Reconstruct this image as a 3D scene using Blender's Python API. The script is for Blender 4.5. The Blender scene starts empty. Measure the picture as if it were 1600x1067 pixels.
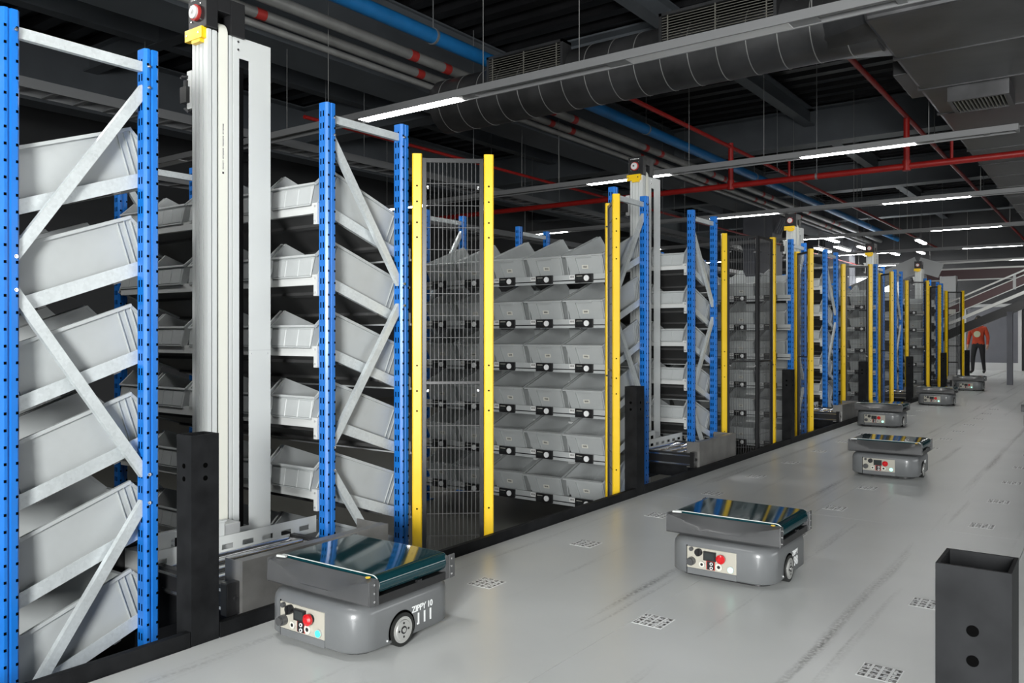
import bpy, bmesh, math, random
from mathutils import Vector, Matrix, Euler

R = math.radians
random.seed(7)
sc = bpy.context.scene
col = sc.collection

# ------------------------------------------------------------------ camera
cam_d = bpy.data.cameras.new('camera')
cam = bpy.data.objects.new('camera', cam_d)
col.objects.link(cam)
cam.location = (0, 0, 1.2)
cam.rotation_euler = (R(90), 0, R(36.35))
cam_d.sensor_width = 36
cam_d.lens = 28.8
cam_d.shift_y = -11.5 / 1600
cam_d.clip_start = 0.05
cam_d.clip_end = 200
sc.camera = cam

# ------------------------------------------------------------------ world, exposure
wd = bpy.data.worlds.new('world')
sc.world = wd
wd.use_nodes = True
wd.node_tree.nodes['Background'].inputs[0].default_value = (0.75, 0.85, 1.0, 1)
wd.node_tree.nodes['Background'].inputs[1].default_value = 0.35
sc.view_settings.view_transform = 'Standard'
sc.view_settings.look = 'None'
sc.view_settings.gamma = 1
sc.view_settings.exposure = 0.0
sc.view_settings.use_curve_mapping = False
sc.cycles.use_denoising = True
sc.cycles.max_bounces = 6
sc.cycles.diffuse_bounces = 3
sc.cycles.glossy_bounces = 3
sc.cycles.sample_clamp_indirect = 6

LED = 42.0           # luminance of a lit batten panel


def added_light(name, loc, rot, sx, sy, power, colr=(0.985, 1.0, 0.99)):
    l = bpy.data.lights.new(name, 'AREA')
    l.shape = 'RECTANGLE'
    l.size = sx
    l.size_y = sy
    l.energy = power
    l.color = colr
    o = bpy.data.objects.new(name, l)
    col.objects.link(o)
    o.location = loc
    o.rotation_euler = rot
    return o


# area lights added for brightness, set in made-up window openings out of view
added_light('added_light_back', (1.2, -4.12, 1.75), (R(90), 0, 0), 1.9, 1.9, 1100)  # stands in for a strobe near the camera
added_light('added_light_side', (6.9, 9.0, 2.4), (R(90), 0, R(90)), 9.0, 1.6, 220)  # added fill from the right, no real window known there

# ------------------------------------------------------------------ materials
MATS = {}


def P(nt):
    return nt.nodes['Principled BSDF']


def mat(name, rgb, rough=0.5, metal=0.0, coat=0.0, noise=0.0, nscale=8.0, bump=0.0, bscale=60.0, emit=0.0,
        spec=0.5, stretch=None):
    m = bpy.data.materials.new(name)
    m.use_nodes = True
    nt = m.node_tree
    p = P(nt)
    p.inputs['Base Color'].default_value = (*rgb, 1)
    p.inputs['Roughness'].default_value = rough
    p.inputs['Metallic'].default_value = metal
    p.inputs['Coat Weight'].default_value = coat
    p.inputs['Coat Roughness'].default_value = 0.12
    p.inputs['Specular IOR Level'].default_value = spec
    if emit:
        p.inputs['Emission Color'].default_value = (*rgb, 1)
        p.inputs['Emission Strength'].default_value = emit
    if noise or bump:
        tc = nt.nodes.new('ShaderNodeTexCoord')
        src = tc.outputs['Object']
        if stretch:
            mp = nt.nodes.new('ShaderNodeMapping')
            mp.inputs['Scale'].default_value = stretch
            nt.links.new(src, mp.inputs[0])
            src = mp.outputs[0]
    if noise:
        n = nt.nodes.new('ShaderNodeTexNoise')
        n.inputs['Scale'].default_value = nscale
        n.inputs['Detail'].default_value = 5
        nt.links.new(src, n.inputs['Vector'])
        r = nt.nodes.new('ShaderNodeValToRGB')
        r.color_ramp.elements[0].position = 0.3
        r.color_ramp.elements[1].position = 0.7
        r.color_ramp.elements[0].color = (*[max(0, c * (1 - noise)) for c in rgb], 1)
        r.color_ramp.elements[1].color = (*[min(1, c * (1 + noise)) for c in rgb], 1)
        nt.links.new(n.outputs['Fac'], r.inputs[0])
        nt.links.new(r.outputs[0], p.inputs['Base Color'])
        mr = nt.nodes.new('ShaderNodeMapRange')
        mr.inputs['To Min'].default_value = max(0.03, rough - 0.08)
        mr.inputs['To Max'].default_value = min(1, rough + 0.08)
        nt.links.new(n.outputs['Fac'], mr.inputs[0])
        nt.links.new(mr.outputs[0], p.inputs['Roughness'])
    if bump:
        n2 = nt.nodes.new('ShaderNodeTexNoise')
        n2.inputs['Scale'].default_value = bscale
        n2.inputs['Detail'].default_value = 3
        nt.links.new(src, n2.inputs['Vector'])
        b = nt.nodes.new('ShaderNodeBump')
        b.inputs['Strength'].default_value = bump
        b.inputs['Distance'].default_value = 0.002
        nt.links.new(n2.outputs['Fac'], b.inputs['Height'])
        nt.links.new(b.outputs[0], p.inputs['Normal'])
    MATS[name] = m
    return m


mat('blue_paint', (0.006, 0.15, 0.54), 0.36, coat=0.08, noise=0.08, nscale=5)
mat('yellow_paint', (0.86, 0.55, 0.008), 0.34, coat=0.2, noise=0.05, nscale=4)
mat('bin_plastic', (0.45, 0.47, 0.47), 0.42, noise=0.05, nscale=6, bump=0.05, bscale=200)
mat('white_paint', (0.60, 0.61, 0.60), 0.42, noise=0.03)
mat('mast_white', (0.62, 0.64, 0.63), 0.38, metal=0.05)
mat('mast_grey', (0.50, 0.51, 0.51), 0.35, metal=0.35)
mat('belt_white', (0.76, 0.76, 0.68), 0.5)
mat('black_plastic', (0.012, 0.012, 0.013), 0.42)
mat('black_hole', (0.002, 0.002, 0.002), 0.9, spec=0.0)
mat('black_steel', (0.013, 0.0135, 0.0145), 0.5, spec=0.07, noise=0.35, nscale=9, bump=0.08, bscale=90)
mat('dark_frame', (0.018, 0.018, 0.019), 0.3, metal=0.2)
mat('wire_steel', (0.06, 0.06, 0.062), 0.45)
mat('deck_steel', (0.10, 0.10, 0.10), 0.4, metal=0.4, noise=0.2, nscale=3)
mat('chrome', (0.75, 0.75, 0.75), 0.22, metal=1.0)
mat('steel_plate', (0.27, 0.265, 0.255), 0.42, metal=0.7, noise=0.18, nscale=7)
mat('robot_grey', (0.14, 0.146, 0.15), 0.36, coat=0.35, noise=0.06, nscale=4)
mat('robot_trim', (0.068, 0.069, 0.071), 0.4, coat=0.2, noise=0.1, nscale=6, bump=0.1, bscale=240)
mat('robot_belt', (0.004, 0.034, 0.042), 0.07, spec=0.55)
mat('belt_edge', (0.55, 0.57, 0.55), 0.5)
mat('rubber', (0.012, 0.013, 0.012), 0.6)
mat('wheel_hub', (0.62, 0.62, 0.6), 0.35, metal=0.7)
mat('panel_beige', (0.43, 0.41, 0.35), 0.42)
mat('red_plastic', (0.55, 0.008, 0.012), 0.25, coat=0.5)
mat('red_label', (0.42, 0.035, 0.03), 0.5)
mat('teal_lamp', (0.05, 0.75, 0.62), 0.25, emit=0.9)
mat('green_lamp', (0.35, 0.95, 0.75), 0.25, emit=1.6)
mat('white_ink', (0.85, 0.86, 0.86), 0.5)
mat('black_ink', (0.02, 0.02, 0.02), 0.6)
mat('paper', (0.62, 0.61, 0.55), 0.6)
mat('paper_white', (0.78, 0.78, 0.76), 0.6)
mat('lcd', (0.03, 0.035, 0.035), 0.2)
mat('led_panel', (1.0, 1.0, 0.98), 0.5, emit=LED)
mat('diffuser_off', (0.62, 0.62, 0.62), 0.5)
mat('batten_grey', (0.22, 0.222, 0.225), 0.45)
mat('ceiling_dark', (0.018, 0.018, 0.020), 0.38, metal=0.55, noise=0.2, nscale=2)
mat('beam_grey', (0.115, 0.128, 0.142), 0.55, noise=0.1, nscale=2)
mat('duct_wrap', (0.095, 0.095, 0.098), 0.36, metal=0.65, noise=0.3, nscale=2.5, bump=0.5, bscale=9)
mat('grille', (0.15, 0.145, 0.125), 0.5)
mat('pipe_blue', (0.012, 0.16, 0.42), 0.4, noise=0.08)
mat('pipe_grey', (0.34, 0.34, 0.33), 0.4, metal=0.4, noise=0.2, nscale=3)
mat('pipe_red', (0.28, 0.010, 0.008), 0.4, noise=0.1)
mat('tray_grey', (0.22, 0.225, 0.23), 0.5, metal=0.3)
mat('wall_grey', (0.06, 0.062, 0.066), 0.7, noise=0.1, nscale=1.5)
mat('column_grey', (0.135, 0.14, 0.16), 0.6, noise=0.08, nscale=2)
mat('lower_concrete', (0.10, 0.098, 0.085), 0.5, noise=0.2, nscale=1.6)
mat('window_glow', (0.9, 0.95, 1.0), 0.5, emit=9)
mat('conveyor_red', (0.07, 0.022, 0.025), 0.4)
mat('conveyor_alu', (0.55, 0.55, 0.53), 0.35, metal=0.4)
mat('skin', (0.42, 0.24, 0.16), 0.5)
mat('orange_cloth', (0.38, 0.04, 0.01), 0.8, noise=0.15, nscale=12)
mat('black_cloth', (0.008, 0.008, 0.010), 0.8)
mat('hair', (0.010, 0.008, 0.007), 0.6)
mat('print_pale', (0.42, 0.45, 0.30), 0.7)


def galv():
    m = mat('galvanised', (0.55, 0.585, 0.59), 0.4, metal=0.3)
    nt = m.node_tree
    p = P(nt)
    tc = nt.nodes.new('ShaderNodeTexCoord')
    v = nt.nodes.new('ShaderNodeTexVoronoi')
    v.inputs['Scale'].default_value = 90
    n = nt.nodes.new('ShaderNodeTexNoise')
    n.inputs['Scale'].default_value = 7
    n.inputs['Detail'].default_value = 6
    nt.links.new(tc.outputs['Object'], v.inputs['Vector'])
    nt.links.new(tc.outputs['Object'], n.inputs['Vector'])
    mx = nt.nodes.new('ShaderNodeMix')
    mx.data_type = 'RGBA'
    mx.inputs[6].default_value = (0.42, 0.45, 0.455, 1)
    mx.inputs[7].default_value = (0.68, 0.72, 0.73, 1)
    ad = nt.nodes.new('ShaderNodeMath')
    ad.operation = 'MULTIPLY_ADD'
    ad.inputs[1].default_value = 0.35
    nt.links.new(v.outputs['Color'], ad.inputs[0])
    nt.links.new(n.outputs['Fac'], ad.inputs[2])
    nt.links.new(ad.outputs[0], mx.inputs[0])
    nt.links.new(mx.outputs[2], p.inputs['Base Color'])
    mr = nt.nodes.new('ShaderNodeMapRange')
    mr.inputs['To Min'].default_value = 0.28
    mr.inputs['To Max'].default_value = 0.5
    nt.links.new(n.outputs['Fac'], mr.inputs[0])
    nt.links.new(mr.outputs[0], p.inputs['Roughness'])


galv()

TAG_X = [-2.44, -1.555, -0.67, 0.215, 1.1]


def floor_mat():
    """grey painted boards with dark tyre streaks along the robot lanes"""
    m = mat('robot_floor', (0.33, 0.335, 0.33), 0.34)
    nt = m.node_tree
    p = P(nt)
    N = nt.nodes.new
    L = nt.links.new
    g = N('ShaderNodeNewGeometry')
    n = N('ShaderNodeTexNoise')
    n.inputs['Scale'].default_value = 1.3
    n.inputs['Detail'].default_value = 7
    L(g.outputs['Position'], n.inputs['Vector'])
    ramp = N('ShaderNodeValToRGB')
    ramp.color_ramp.elements[0].position = 0.3
    ramp.color_ramp.elements[1].position = 0.72
    ramp.color_ramp.elements[0].color = (0.57, 0.585, 0.575, 1)
    ramp.color_ramp.elements[1].color = (0.65, 0.665, 0.655, 1)
    L(n.outputs['Fac'], ramp.inputs[0])
    sep = N('ShaderNodeSeparateXYZ')
    L(g.outputs['Position'], sep.inputs[0])
    # wobble of the lanes
    wn = N('ShaderNodeTexNoise')
    wn.inputs['Scale'].default_value = 0.5
    L(g.outputs['Position'], wn.inputs['Vector'])
    wob = N('ShaderNodeMath')
    wob.operation = 'MULTIPLY_ADD'
    wob.inputs[1].default_value = 0.06
    L(wn.outputs['Fac'], wob.inputs[0])
    L(sep.outputs['X'], wob.inputs[2])
    total = None
    for x in TAG_X[:4]:
        for off in (-0.245, -0.175, 0.235):
            s = N('ShaderNodeMath')
            s.operation = 'SUBTRACT'
            L(wob.outputs[0], s.inputs[0])
            s.inputs[1].default_value = x + off + 0.03
            a = N('ShaderNodeMath')
            a.operation = 'ABSOLUTE'
            L(s.outputs[0], a.inputs[0])
            mr = N('ShaderNodeMapRange')
            mr.inputs['From Min'].default_value = 0.004
            mr.inputs['From Max'].default_value = 0.042
            mr.inputs['To Min'].default_value = 1
            mr.inputs['To Max'].default_value = 0
            L(a.outputs[0], mr.inputs[0])
            if total is None:
                total = mr.outputs[0]
            else:
                mxx = N('ShaderNodeMath')
                mxx.operation = 'MAXIMUM'
                L(total, mxx.inputs[0])
                L(mr.outputs[0], mxx.inputs[1])
                total = mxx.outputs[0]
    mp = N('ShaderNodeMapping')
    mp.inputs['Scale'].default_value = (9, 0.5, 1)
    L(g.outputs['Position'], mp.inputs[0])
    st = N('ShaderNodeTexNoise')
    st.inputs['Scale'].default_value = 1.0
    st.inputs['Detail'].default_value = 4
    L(mp.outputs[0], st.inputs['Vector'])
    sr = N('ShaderNodeMapRange')
    sr.inputs['From Min'].default_value = 0.50
    sr.inputs['From Max'].default_value = 0.66
    L(st.outputs['Fac'], sr.inputs[0])
    fine = N('ShaderNodeTexNoise')
    fine.inputs['Scale'].default_value = 60
    fine.inputs['Detail'].default_value = 2
    L(g.outputs['Position'], fine.inputs['Vector'])
    fr = N('ShaderNodeMapRange')
    fr.inputs['From Min'].default_value = 0.3
    fr.inputs['From Max'].default_value = 0.6
    L(fine.outputs['Fac'], fr.inputs[0])
    m1 = N('ShaderNodeMath')
    m1.operation = 'MULTIPLY'
    L(total, m1.inputs[0])
    L(sr.outputs[0], m1.inputs[1])
    m2 = N('ShaderNodeMath')
    m2.operation = 'MULTIPLY'
    L(m1.outputs[0], m2.inputs[0])
    L(fr.outputs[0], m2.inputs[1])
    m3 = N('ShaderNodeMath')
    m3.operation = 'MULTIPLY'
    L(m2.outputs[0], m3.inputs[0])
    m3.inputs[1].default_value = 0.8
    mx = N('ShaderNodeMix')
    mx.data_type = 'RGBA'
    L(m3.outputs[0], mx.inputs[0])
    L(ramp.outputs[0], mx.inputs[6])
    mx.inputs[7].default_value = (0.05, 0.047, 0.042, 1)
    L(mx.outputs[2], p.inputs['Base Color'])
    rr = N('ShaderNodeMapRange')
    rr.inputs['To Min'].default_value = 0.26
    rr.inputs['To Max'].default_value = 0.34
    L(n.outputs['Fac'], rr.inputs[0])
    L(rr.outputs[0], p.inputs['Roughness'])


floor_mat()


# ------------------------------------------------------------------ mesh helpers
class MB:
    def __init__(s):
        s.v, s.f, s.m = [], [], []

    def add(s, verts, faces, m=0):
        b = len(s.v)
        s.v += [tuple(p) for p in verts]
        s.f += [tuple(b + i for i in f) for f in faces]
        s.m += [m] * len(faces)
        return s

    def box(s, x0, x1, y0, y1, z0, z1, m=0):
        vs = [(x0, y0, z0), (x1, y0, z0), (x1, y1, z0), (x0, y1, z0), (x0, y0, z1), (x1, y0, z1), (x1, y1, z1), (x0, y1, z1)]
        return s.add(vs, [(0, 3, 2, 1), (4, 5, 6, 7), (0, 1, 5, 4), (1, 2, 6, 5), (2, 3, 7, 6), (3, 0, 4, 7)], m)

    def bar(s, p, q, w, h, m=0, up=(0, 0, 1)):
        p, q = Vector(p), Vector(q)
        d = (q - p).normalized()
        up = Vector(up)
        side = d.cross(up)
        if side.length < 1e-4:
            side = d.cross(Vector((1, 0, 0)))
        side.normalize()
        u = side.cross(d).normalized()
        a, b = side * w / 2, u * h / 2
        vs = [p - a - b, p + a - b, p + a + b, p - a + b, q - a - b, q + a - b, q + a + b, q - a + b]
        return s.add(vs, [(0, 3, 2, 1), (4, 5, 6, 7), (0, 1, 5, 4), (1, 2, 6, 5), (2, 3, 7, 6), (3, 0, 4, 7)][0:2] +
                     [(0, 1, 5, 4), (1, 2, 6, 5), (2, 3, 7, 6), (3, 0, 4, 7)], m)

    def cyl(s, p, q, r, n=12, m=0, r2=None, caps=True):
        p, q = Vector(p), Vector(q)
        d = (q - p).normalized()
        a = d.cross(Vector((0, 0, 1)))
        if a.length < 1e-4:
            a = Vector((1, 0, 0))
        a.normalize()
        b = d.cross(a)
        r2 = r if r2 is None else r2
        vs = []
        for k in range(n):
            t = 2 * math.pi * k / n
            vs.append(p + (a * math.cos(t) + b * math.sin(t)) * r)
        for k in range(n):
            t = 2 * math.pi * k / n
            vs.append(q + (a * math.cos(t) + b * math.sin(t)) * r2)
        fs = [(k, (k + 1) % n, n + (k + 1) % n, n + k) for k in range(n)]
        if caps:
            fs += [tuple(reversed(range(n))), tuple(range(n, 2 * n))]
        return s.add(vs, fs, m)

    def ext(s, prof, z0, z1, m=0, axis='z'):
        n = len(prof)

        def mk(a, b, c):
            return {'z': (a, b, c), 'x': (c, a, b), 'y': (a, c, b)}[axis]
        vs = [mk(a, b, z0) for a, b in prof] + [mk(a, b, z1) for a, b in prof]
        fs = [(k, (k + 1) % n, n + (k + 1) % n, n + k) for k in range(n)]
        fs += [tuple(reversed(range(n))), tuple(range(n, 2 * n))]
        return s.add(vs, fs, m)

    def rings(s, rings, m=0, cap0=True, cap1=True, closed=True):
        n = len(rings[0])
        vs = [p for r in rings for p in r]
        fs = []
        for i in range(len(rings) - 1):
            for k in range(n if closed else n - 1):
                fs.append((i * n + k, i * n + (k + 1) % n, (i + 1) * n + (k + 1) % n, (i + 1) * n + k))
        if cap0:
            fs.append(tuple(reversed(range(n))))
        if cap1:
            fs.append(tuple(range((len(rings) - 1) * n, len(rings) * n)))
        return s.add(vs, fs, m)

    def mirror_y(s, D):
        o = MB()
        o.v = [(x, D - y, z) for x, y, z in s.v]
        o.f = [tuple(reversed(f)) for f in s.f]
        o.m = list(s.m)
        return o

    def mesh(s, name, mats, smooth=None, bevel=0.0, recalc=True):
        me = bpy.data.meshes.new(name)
        me.from_pydata([tuple(p) for p in s.v], [], s.f)
        for mm in ([mats] if isinstance(mats, str) else mats):
            me.materials.append(MATS[mm])
        me.polygons.foreach_set('material_index', s.m)
        bm = bmesh.new()
        bm.from_mesh(me)
        if bevel:
            bmesh.ops.bevel(bm, geom=list(bm.edges), offset=bevel, segments=2, affect='EDGES', profile=0.6)
        if recalc:
            bmesh.ops.recalc_face_normals(bm, faces=bm.faces)
        bm.to_mesh(me)
        bm.free()
        if smooth:
            for pl in me.polygons:
                pl.use_smooth = True
            me.set_sharp_from_angle(angle=R(smooth))
        me.update()
        return me


def ob(name, me, parent=None, loc=(0, 0, 0), rot=(0, 0, 0)):
    o = bpy.data.objects.new(name, me)
    col.objects.link(o)
    o.location = loc
    o.rotation_euler = rot
    if parent is not None:
        o.parent = parent
    return o


def empty(name, loc=(0, 0, 0), rot=(0, 0, 0)):
    o = bpy.data.objects.new(name, None)
    col.objects.link(o)
    o.location = loc
    o.rotation_euler = rot
    o.empty_display_size = 0.1
    return o


def tag(o, label=None, cat=None, group=None, kind=None):
    if label:
        o['label'] = label
    if cat:
        o['category'] = cat
    if group:
        o['group'] = group
    if kind:
        o['kind'] = kind
    return o


def text_mesh(s, size, mname, ext=0.0004, squeeze=1.0):
    c = bpy.data.curves.new('lettering', 'FONT')
    c.body = s
    c.size = size
    c.extrude = ext
    c.offset = size * 0.022
    c.resolution_u = 3
    c.space_character = squeeze
    t = bpy.data.objects.new('lettering_tmp', c)
    col.objects.link(t)
    dg = bpy.context.evaluated_depsgraph_get()
    me = bpy.data.meshes.new_from_object(t.evaluated_get(dg))
    bpy.data.objects.remove(t)
    me.materials.clear()
    me.materials.append(MATS[mname])
    return me


ORD = ['first', 'second', 'third', 'fourth', 'fifth', 'sixth', 'seventh', 'eighth', 'ninth', 'tenth']

# ------------------------------------------------------------------ layout (metres; z = 0 is the robot deck)
PITCH = 4.59
RX = -3.30            # front frames of the racks
RLEN = 2.135
RD = 0.555             # rack depth, upright centre to upright centre
A_Y, B_Y = 1.347, 2.893
LOW = -0.41           # lower floor the racks stand on
TOP = 2.41
TILT = math.tan(R(20))
NST = 5
KX = -2.85            # deck edge / kerb face
POSTS = [1.80, 5.43, 9.02, 12.35, 15.65, 19.2, 22.6]

# ------------------------------------------------------------------ setting: floors, walls, ceiling
fl = tag(empty('floor', (0, 0, 0)), kind='structure')
mb = MB()
mb.box(KX - 0.02, 6.98, -3.98, 31.5, -0.10, -0.012)
ob('deck_slab', mb.mesh('deck_slab', 'black_steel'), fl)
xs = [KX, -1.63, -0.41, 0.81, 2.03, 3.25, 4.47, 6.98]
ys = [-3.98, 0.72, 5.60, 10.48, 15.36, 20.24, 25.12, 31.5]
for i in range(len(xs) - 1):
    for j in range(len(ys) - 1):
        b = MB().box(xs[i] + 0.0012, xs[i + 1] - 0.0012, ys[j] + 0.0012, ys[j + 1] - 0.0012, -0.012, 0.0)
        ob('floor_board', b.mesh('floor_board', 'robot_floor'), fl)

ob('floor_board', MB().box(-14.9, KX - 0.021, 24.6, 31.5, -0.06, 0.0).mesh('floor_board', 'robot_floor'), fl)
fl2 = ob('floor', MB().box(-15, KX - 0.02, -3.98, 31.5, LOW - 0.1, LOW).mesh('lower_floor', 'lower_concrete'))
tag(fl2, kind='structure')


def wall(name, x0, x1, y0, y1, z0=LOW - 0.1, z1=5.72):
    return tag(ob(name, MB().box(x0, x1, y0, y1, z0, z1).mesh(name, 'wall_grey')), kind='structure')


wall('wall_left', -15.2, -15, -4, 31.5)
wall('wall_far', -15.2, 7.2, 31.5, 31.7)
wl = MB()          # right wall; its long strip window is made up to hold a light
wl.box(7, 7.2, -4, 31.5, LOW - 0.1, 1.6).box(7, 7.2, -4, 31.5, 3.2, 5.72)
wl.box(7, 7.2, -4, 4.5, 1.6, 3.2).box(7, 7.2, 13.5, 31.5, 1.6, 3.2)
tag(ob('wall_right', wl.mesh('wall_right', 'wall_grey')), kind='structure')
wb = MB()          # wall behind the camera; its window is invented for the added light
wb.box(-15.2, 0.2, -4.2, -4, LOW - 0.1, 5.72).box(2.2, 7.2, -4.2, -4, LOW - 0.1, 5.72)
wb.box(0.2, 2.2, -4.2, -4, LOW - 0.1, 0.75).box(0.2, 2.2, -4.2, -4, 2.75, 5.72)
tag(ob('wall_back', wb.mesh('wall_back', 'wall_grey')), kind='structure')
w = tag(ob('added_window_1', MB().box(0.2, 2.2, -4.06, -4.0, 0.75, 0.8).box(0.2, 2.2, -4.06, -4.0, 2.7, 2.75)
           .box(0.2, 0.25, -4.06, -4.0, 0.8, 2.7).box(2.15, 2.2, -4.06, -4.0, 0.8, 2.7).mesh('window_frame', 'white_paint')), kind='structure')  # frame of the made-up window behind the camera
w = MB()
for y in (4.5, 7.5, 10.5, 13.46):
    w.box(7.0, 7.05, y, y + 0.04, 1.6, 3.2)
w.box(7.0, 7.05, 4.5, 13.5, 1.6, 1.64).box(7.0, 7.05, 4.5, 13.5, 3.16, 3.2)
tag(ob('added_window_2', w.mesh('window_frame', 'white_paint')), kind='structure')  # frame of the made-up strip window on the right
# small far windows
w3 = tag(empty('window_3', (-6.9, 31.48, 2.4)), kind='structure')
ob('window_frame', MB().box(-0.75, 0.75, -0.04, 0, -0.05, 0).box(-0.75, 0.75, -0.04, 0, 0.85, 0.9)
   .box(-0.75, -0.7, -0.04, 0, 0, 0.85).box(0.7, 0.75, -0.04, 0, 0, 0.85).mesh('window_frame', 'white_paint'), w3)
for i in range(3):
    ob('pane', MB().box(-0.68 + i * 0.47, -0.27 + i * 0.47, -0.02, 0, 0.02, 0.83).mesh('pane', 'window_glow'), w3)
d1 = tag(empty('door_1', (-3.3, 31.48, 0)), kind='structure')
ob('door_leaf', MB().box(-0.75, 0.75, -0.05, 0, 0, 2.1).mesh('door_leaf', 'column_grey'), d1)
ob('door_frame', MB().box(-0.85, -0.75, -0.08, 0, 0, 2.2).box(0.75, 0.85, -0.08, 0, 0, 2.2).box(-0.75, 0.75, -0.08, 0, 2.1, 2.2)
   .mesh('door_frame', 'mast_grey'), d1)
ob('baseboard', MB().box(-0.75, 0.75, -0.065, -0.05, 0, 0.25).mesh('kick', 'mast_grey'), d1)

# ceiling: trapezoid steel deck, ribs along x
cz = 5.5
prof = []
y = -4.2
while y < 31.7:
    prof += [(y, cz), (y + 0.17, cz), (y + 0.22, cz + 0.11), (y + 0.38, cz + 0.11)]
    y += 0.43
mb = MB()
n = len(prof)
mb.add([(-15.2, a, b) for a, b in prof] + [(7.2, a, b) for a, b in prof],
       [(k, k + 1, n + k + 1, n + k) for k in range(n - 1)])
ceil = tag(ob('ceiling', mb.mesh('ceiling', 'ceiling_dark')), kind='structure')


def ibeam(p, q, wd_, ht):
    b = MB()
    p, q = Vector(p), Vector(q)
    t = 0.025
    b.bar(p + Vector((0, 0, t / 2)), q + Vector((0, 0, t / 2)), wd_, t)
    b.bar(p + Vector((0, 0, ht - t / 2)), q + Vector((0, 0, ht - t / 2)), wd_, t)
    b.bar(p + Vector((0, 0, ht / 2)), q + Vector((0, 0, ht / 2)), 0.02 if wd_ < 0.45 else wd_ * 0.86, ht - 2 * t)
    return b.mesh('ceiling_beam', 'beam_grey')


ob('ceiling_beam', ibeam((-7.8, -4, 4.45), (-7.8, 31.5, 4.45), 0.67, 1.04), ceil)
ob('ceiling_beam', ibeam((-12.5, -4, 4.5), (-12.5, 31.5, 4.5), 0.40, 0.98), ceil)
ob('ceiling_beam', ibeam((1.6, -4, 4.95), (1.6, 31.5, 4.95), 0.40, 0.54), ceil)
for yb in (10.3, 16.0, 21.6, 27.2):
    ob('ceiling_beam', ibeam((-15, yb, 4.80), (7, yb, 4.80), 0.40, 0.68), ceil)
for yb in (2.6, 6.2):
    ob('ceiling_beam', ibeam((-15, yb, 5.15), (7, yb, 5.15), 0.2, 0.33), ceil)
for xb in (-10.6, -4.7):
    ob('ceiling_beam', ibeam((xb, -4, 5.17), (xb, 31.5, 5.17), 0.2, 0.31), ceil)

for i, (x, y) in enumerate(((-7.72, 22.0), (-7.72, 29.8))):
    cb = MB().box(-0.40, 0.40, -0.40, 0.40, LOW, 4.45)
    cb.box(-0.5, 0.5, -0.5, 0.5, LOW, LOW + 0.03)
    for k in range(4):
        cb.bar((-0.58, -0.25 + k * 0.16, 3.9), (-0.40, -0.25 + k * 0.16, 3.4), 0.04, 0.04)
        cb.bar((0.58, -0.25 + k * 0.16, 4.3), (0.40, -0.25 + k * 0.16, 3.9), 0.04, 0.04)
    c = ob('building_column', cb.mesh('building_column', 'column_grey'), None, (x, y, 0))
    tag(c, ['grey square building column behind the third lift mast', 'grey square building column farthest back among the racks'][i], 'column')

# kerb strips along the deck edge, between the short posts
edges = [-3.9] + POSTS + [24.5]
for i in range(len(edges) - 1):
    y0 = edges[i] + (0.125 if i else 0)
    y1 = edges[i + 1] - 0.004
    t = MB().box(KX - 0.012, KX, y0, y1, 0.0, 0.058).box(KX, KX + 0.004, y0, y1, 0.0, 0.004).box(KX - 0.03, KX - 0.012, y0, y1, 0.050, 0.058)
    tag(ob('trim_%d' % (i + 1), t.mesh('kerb', 'black_steel', bevel=0.0015)), kind='structure')

# ------------------------------------------------------------------ bins
BW, BL, BH = 0.40, 0.60, 0.228


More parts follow.
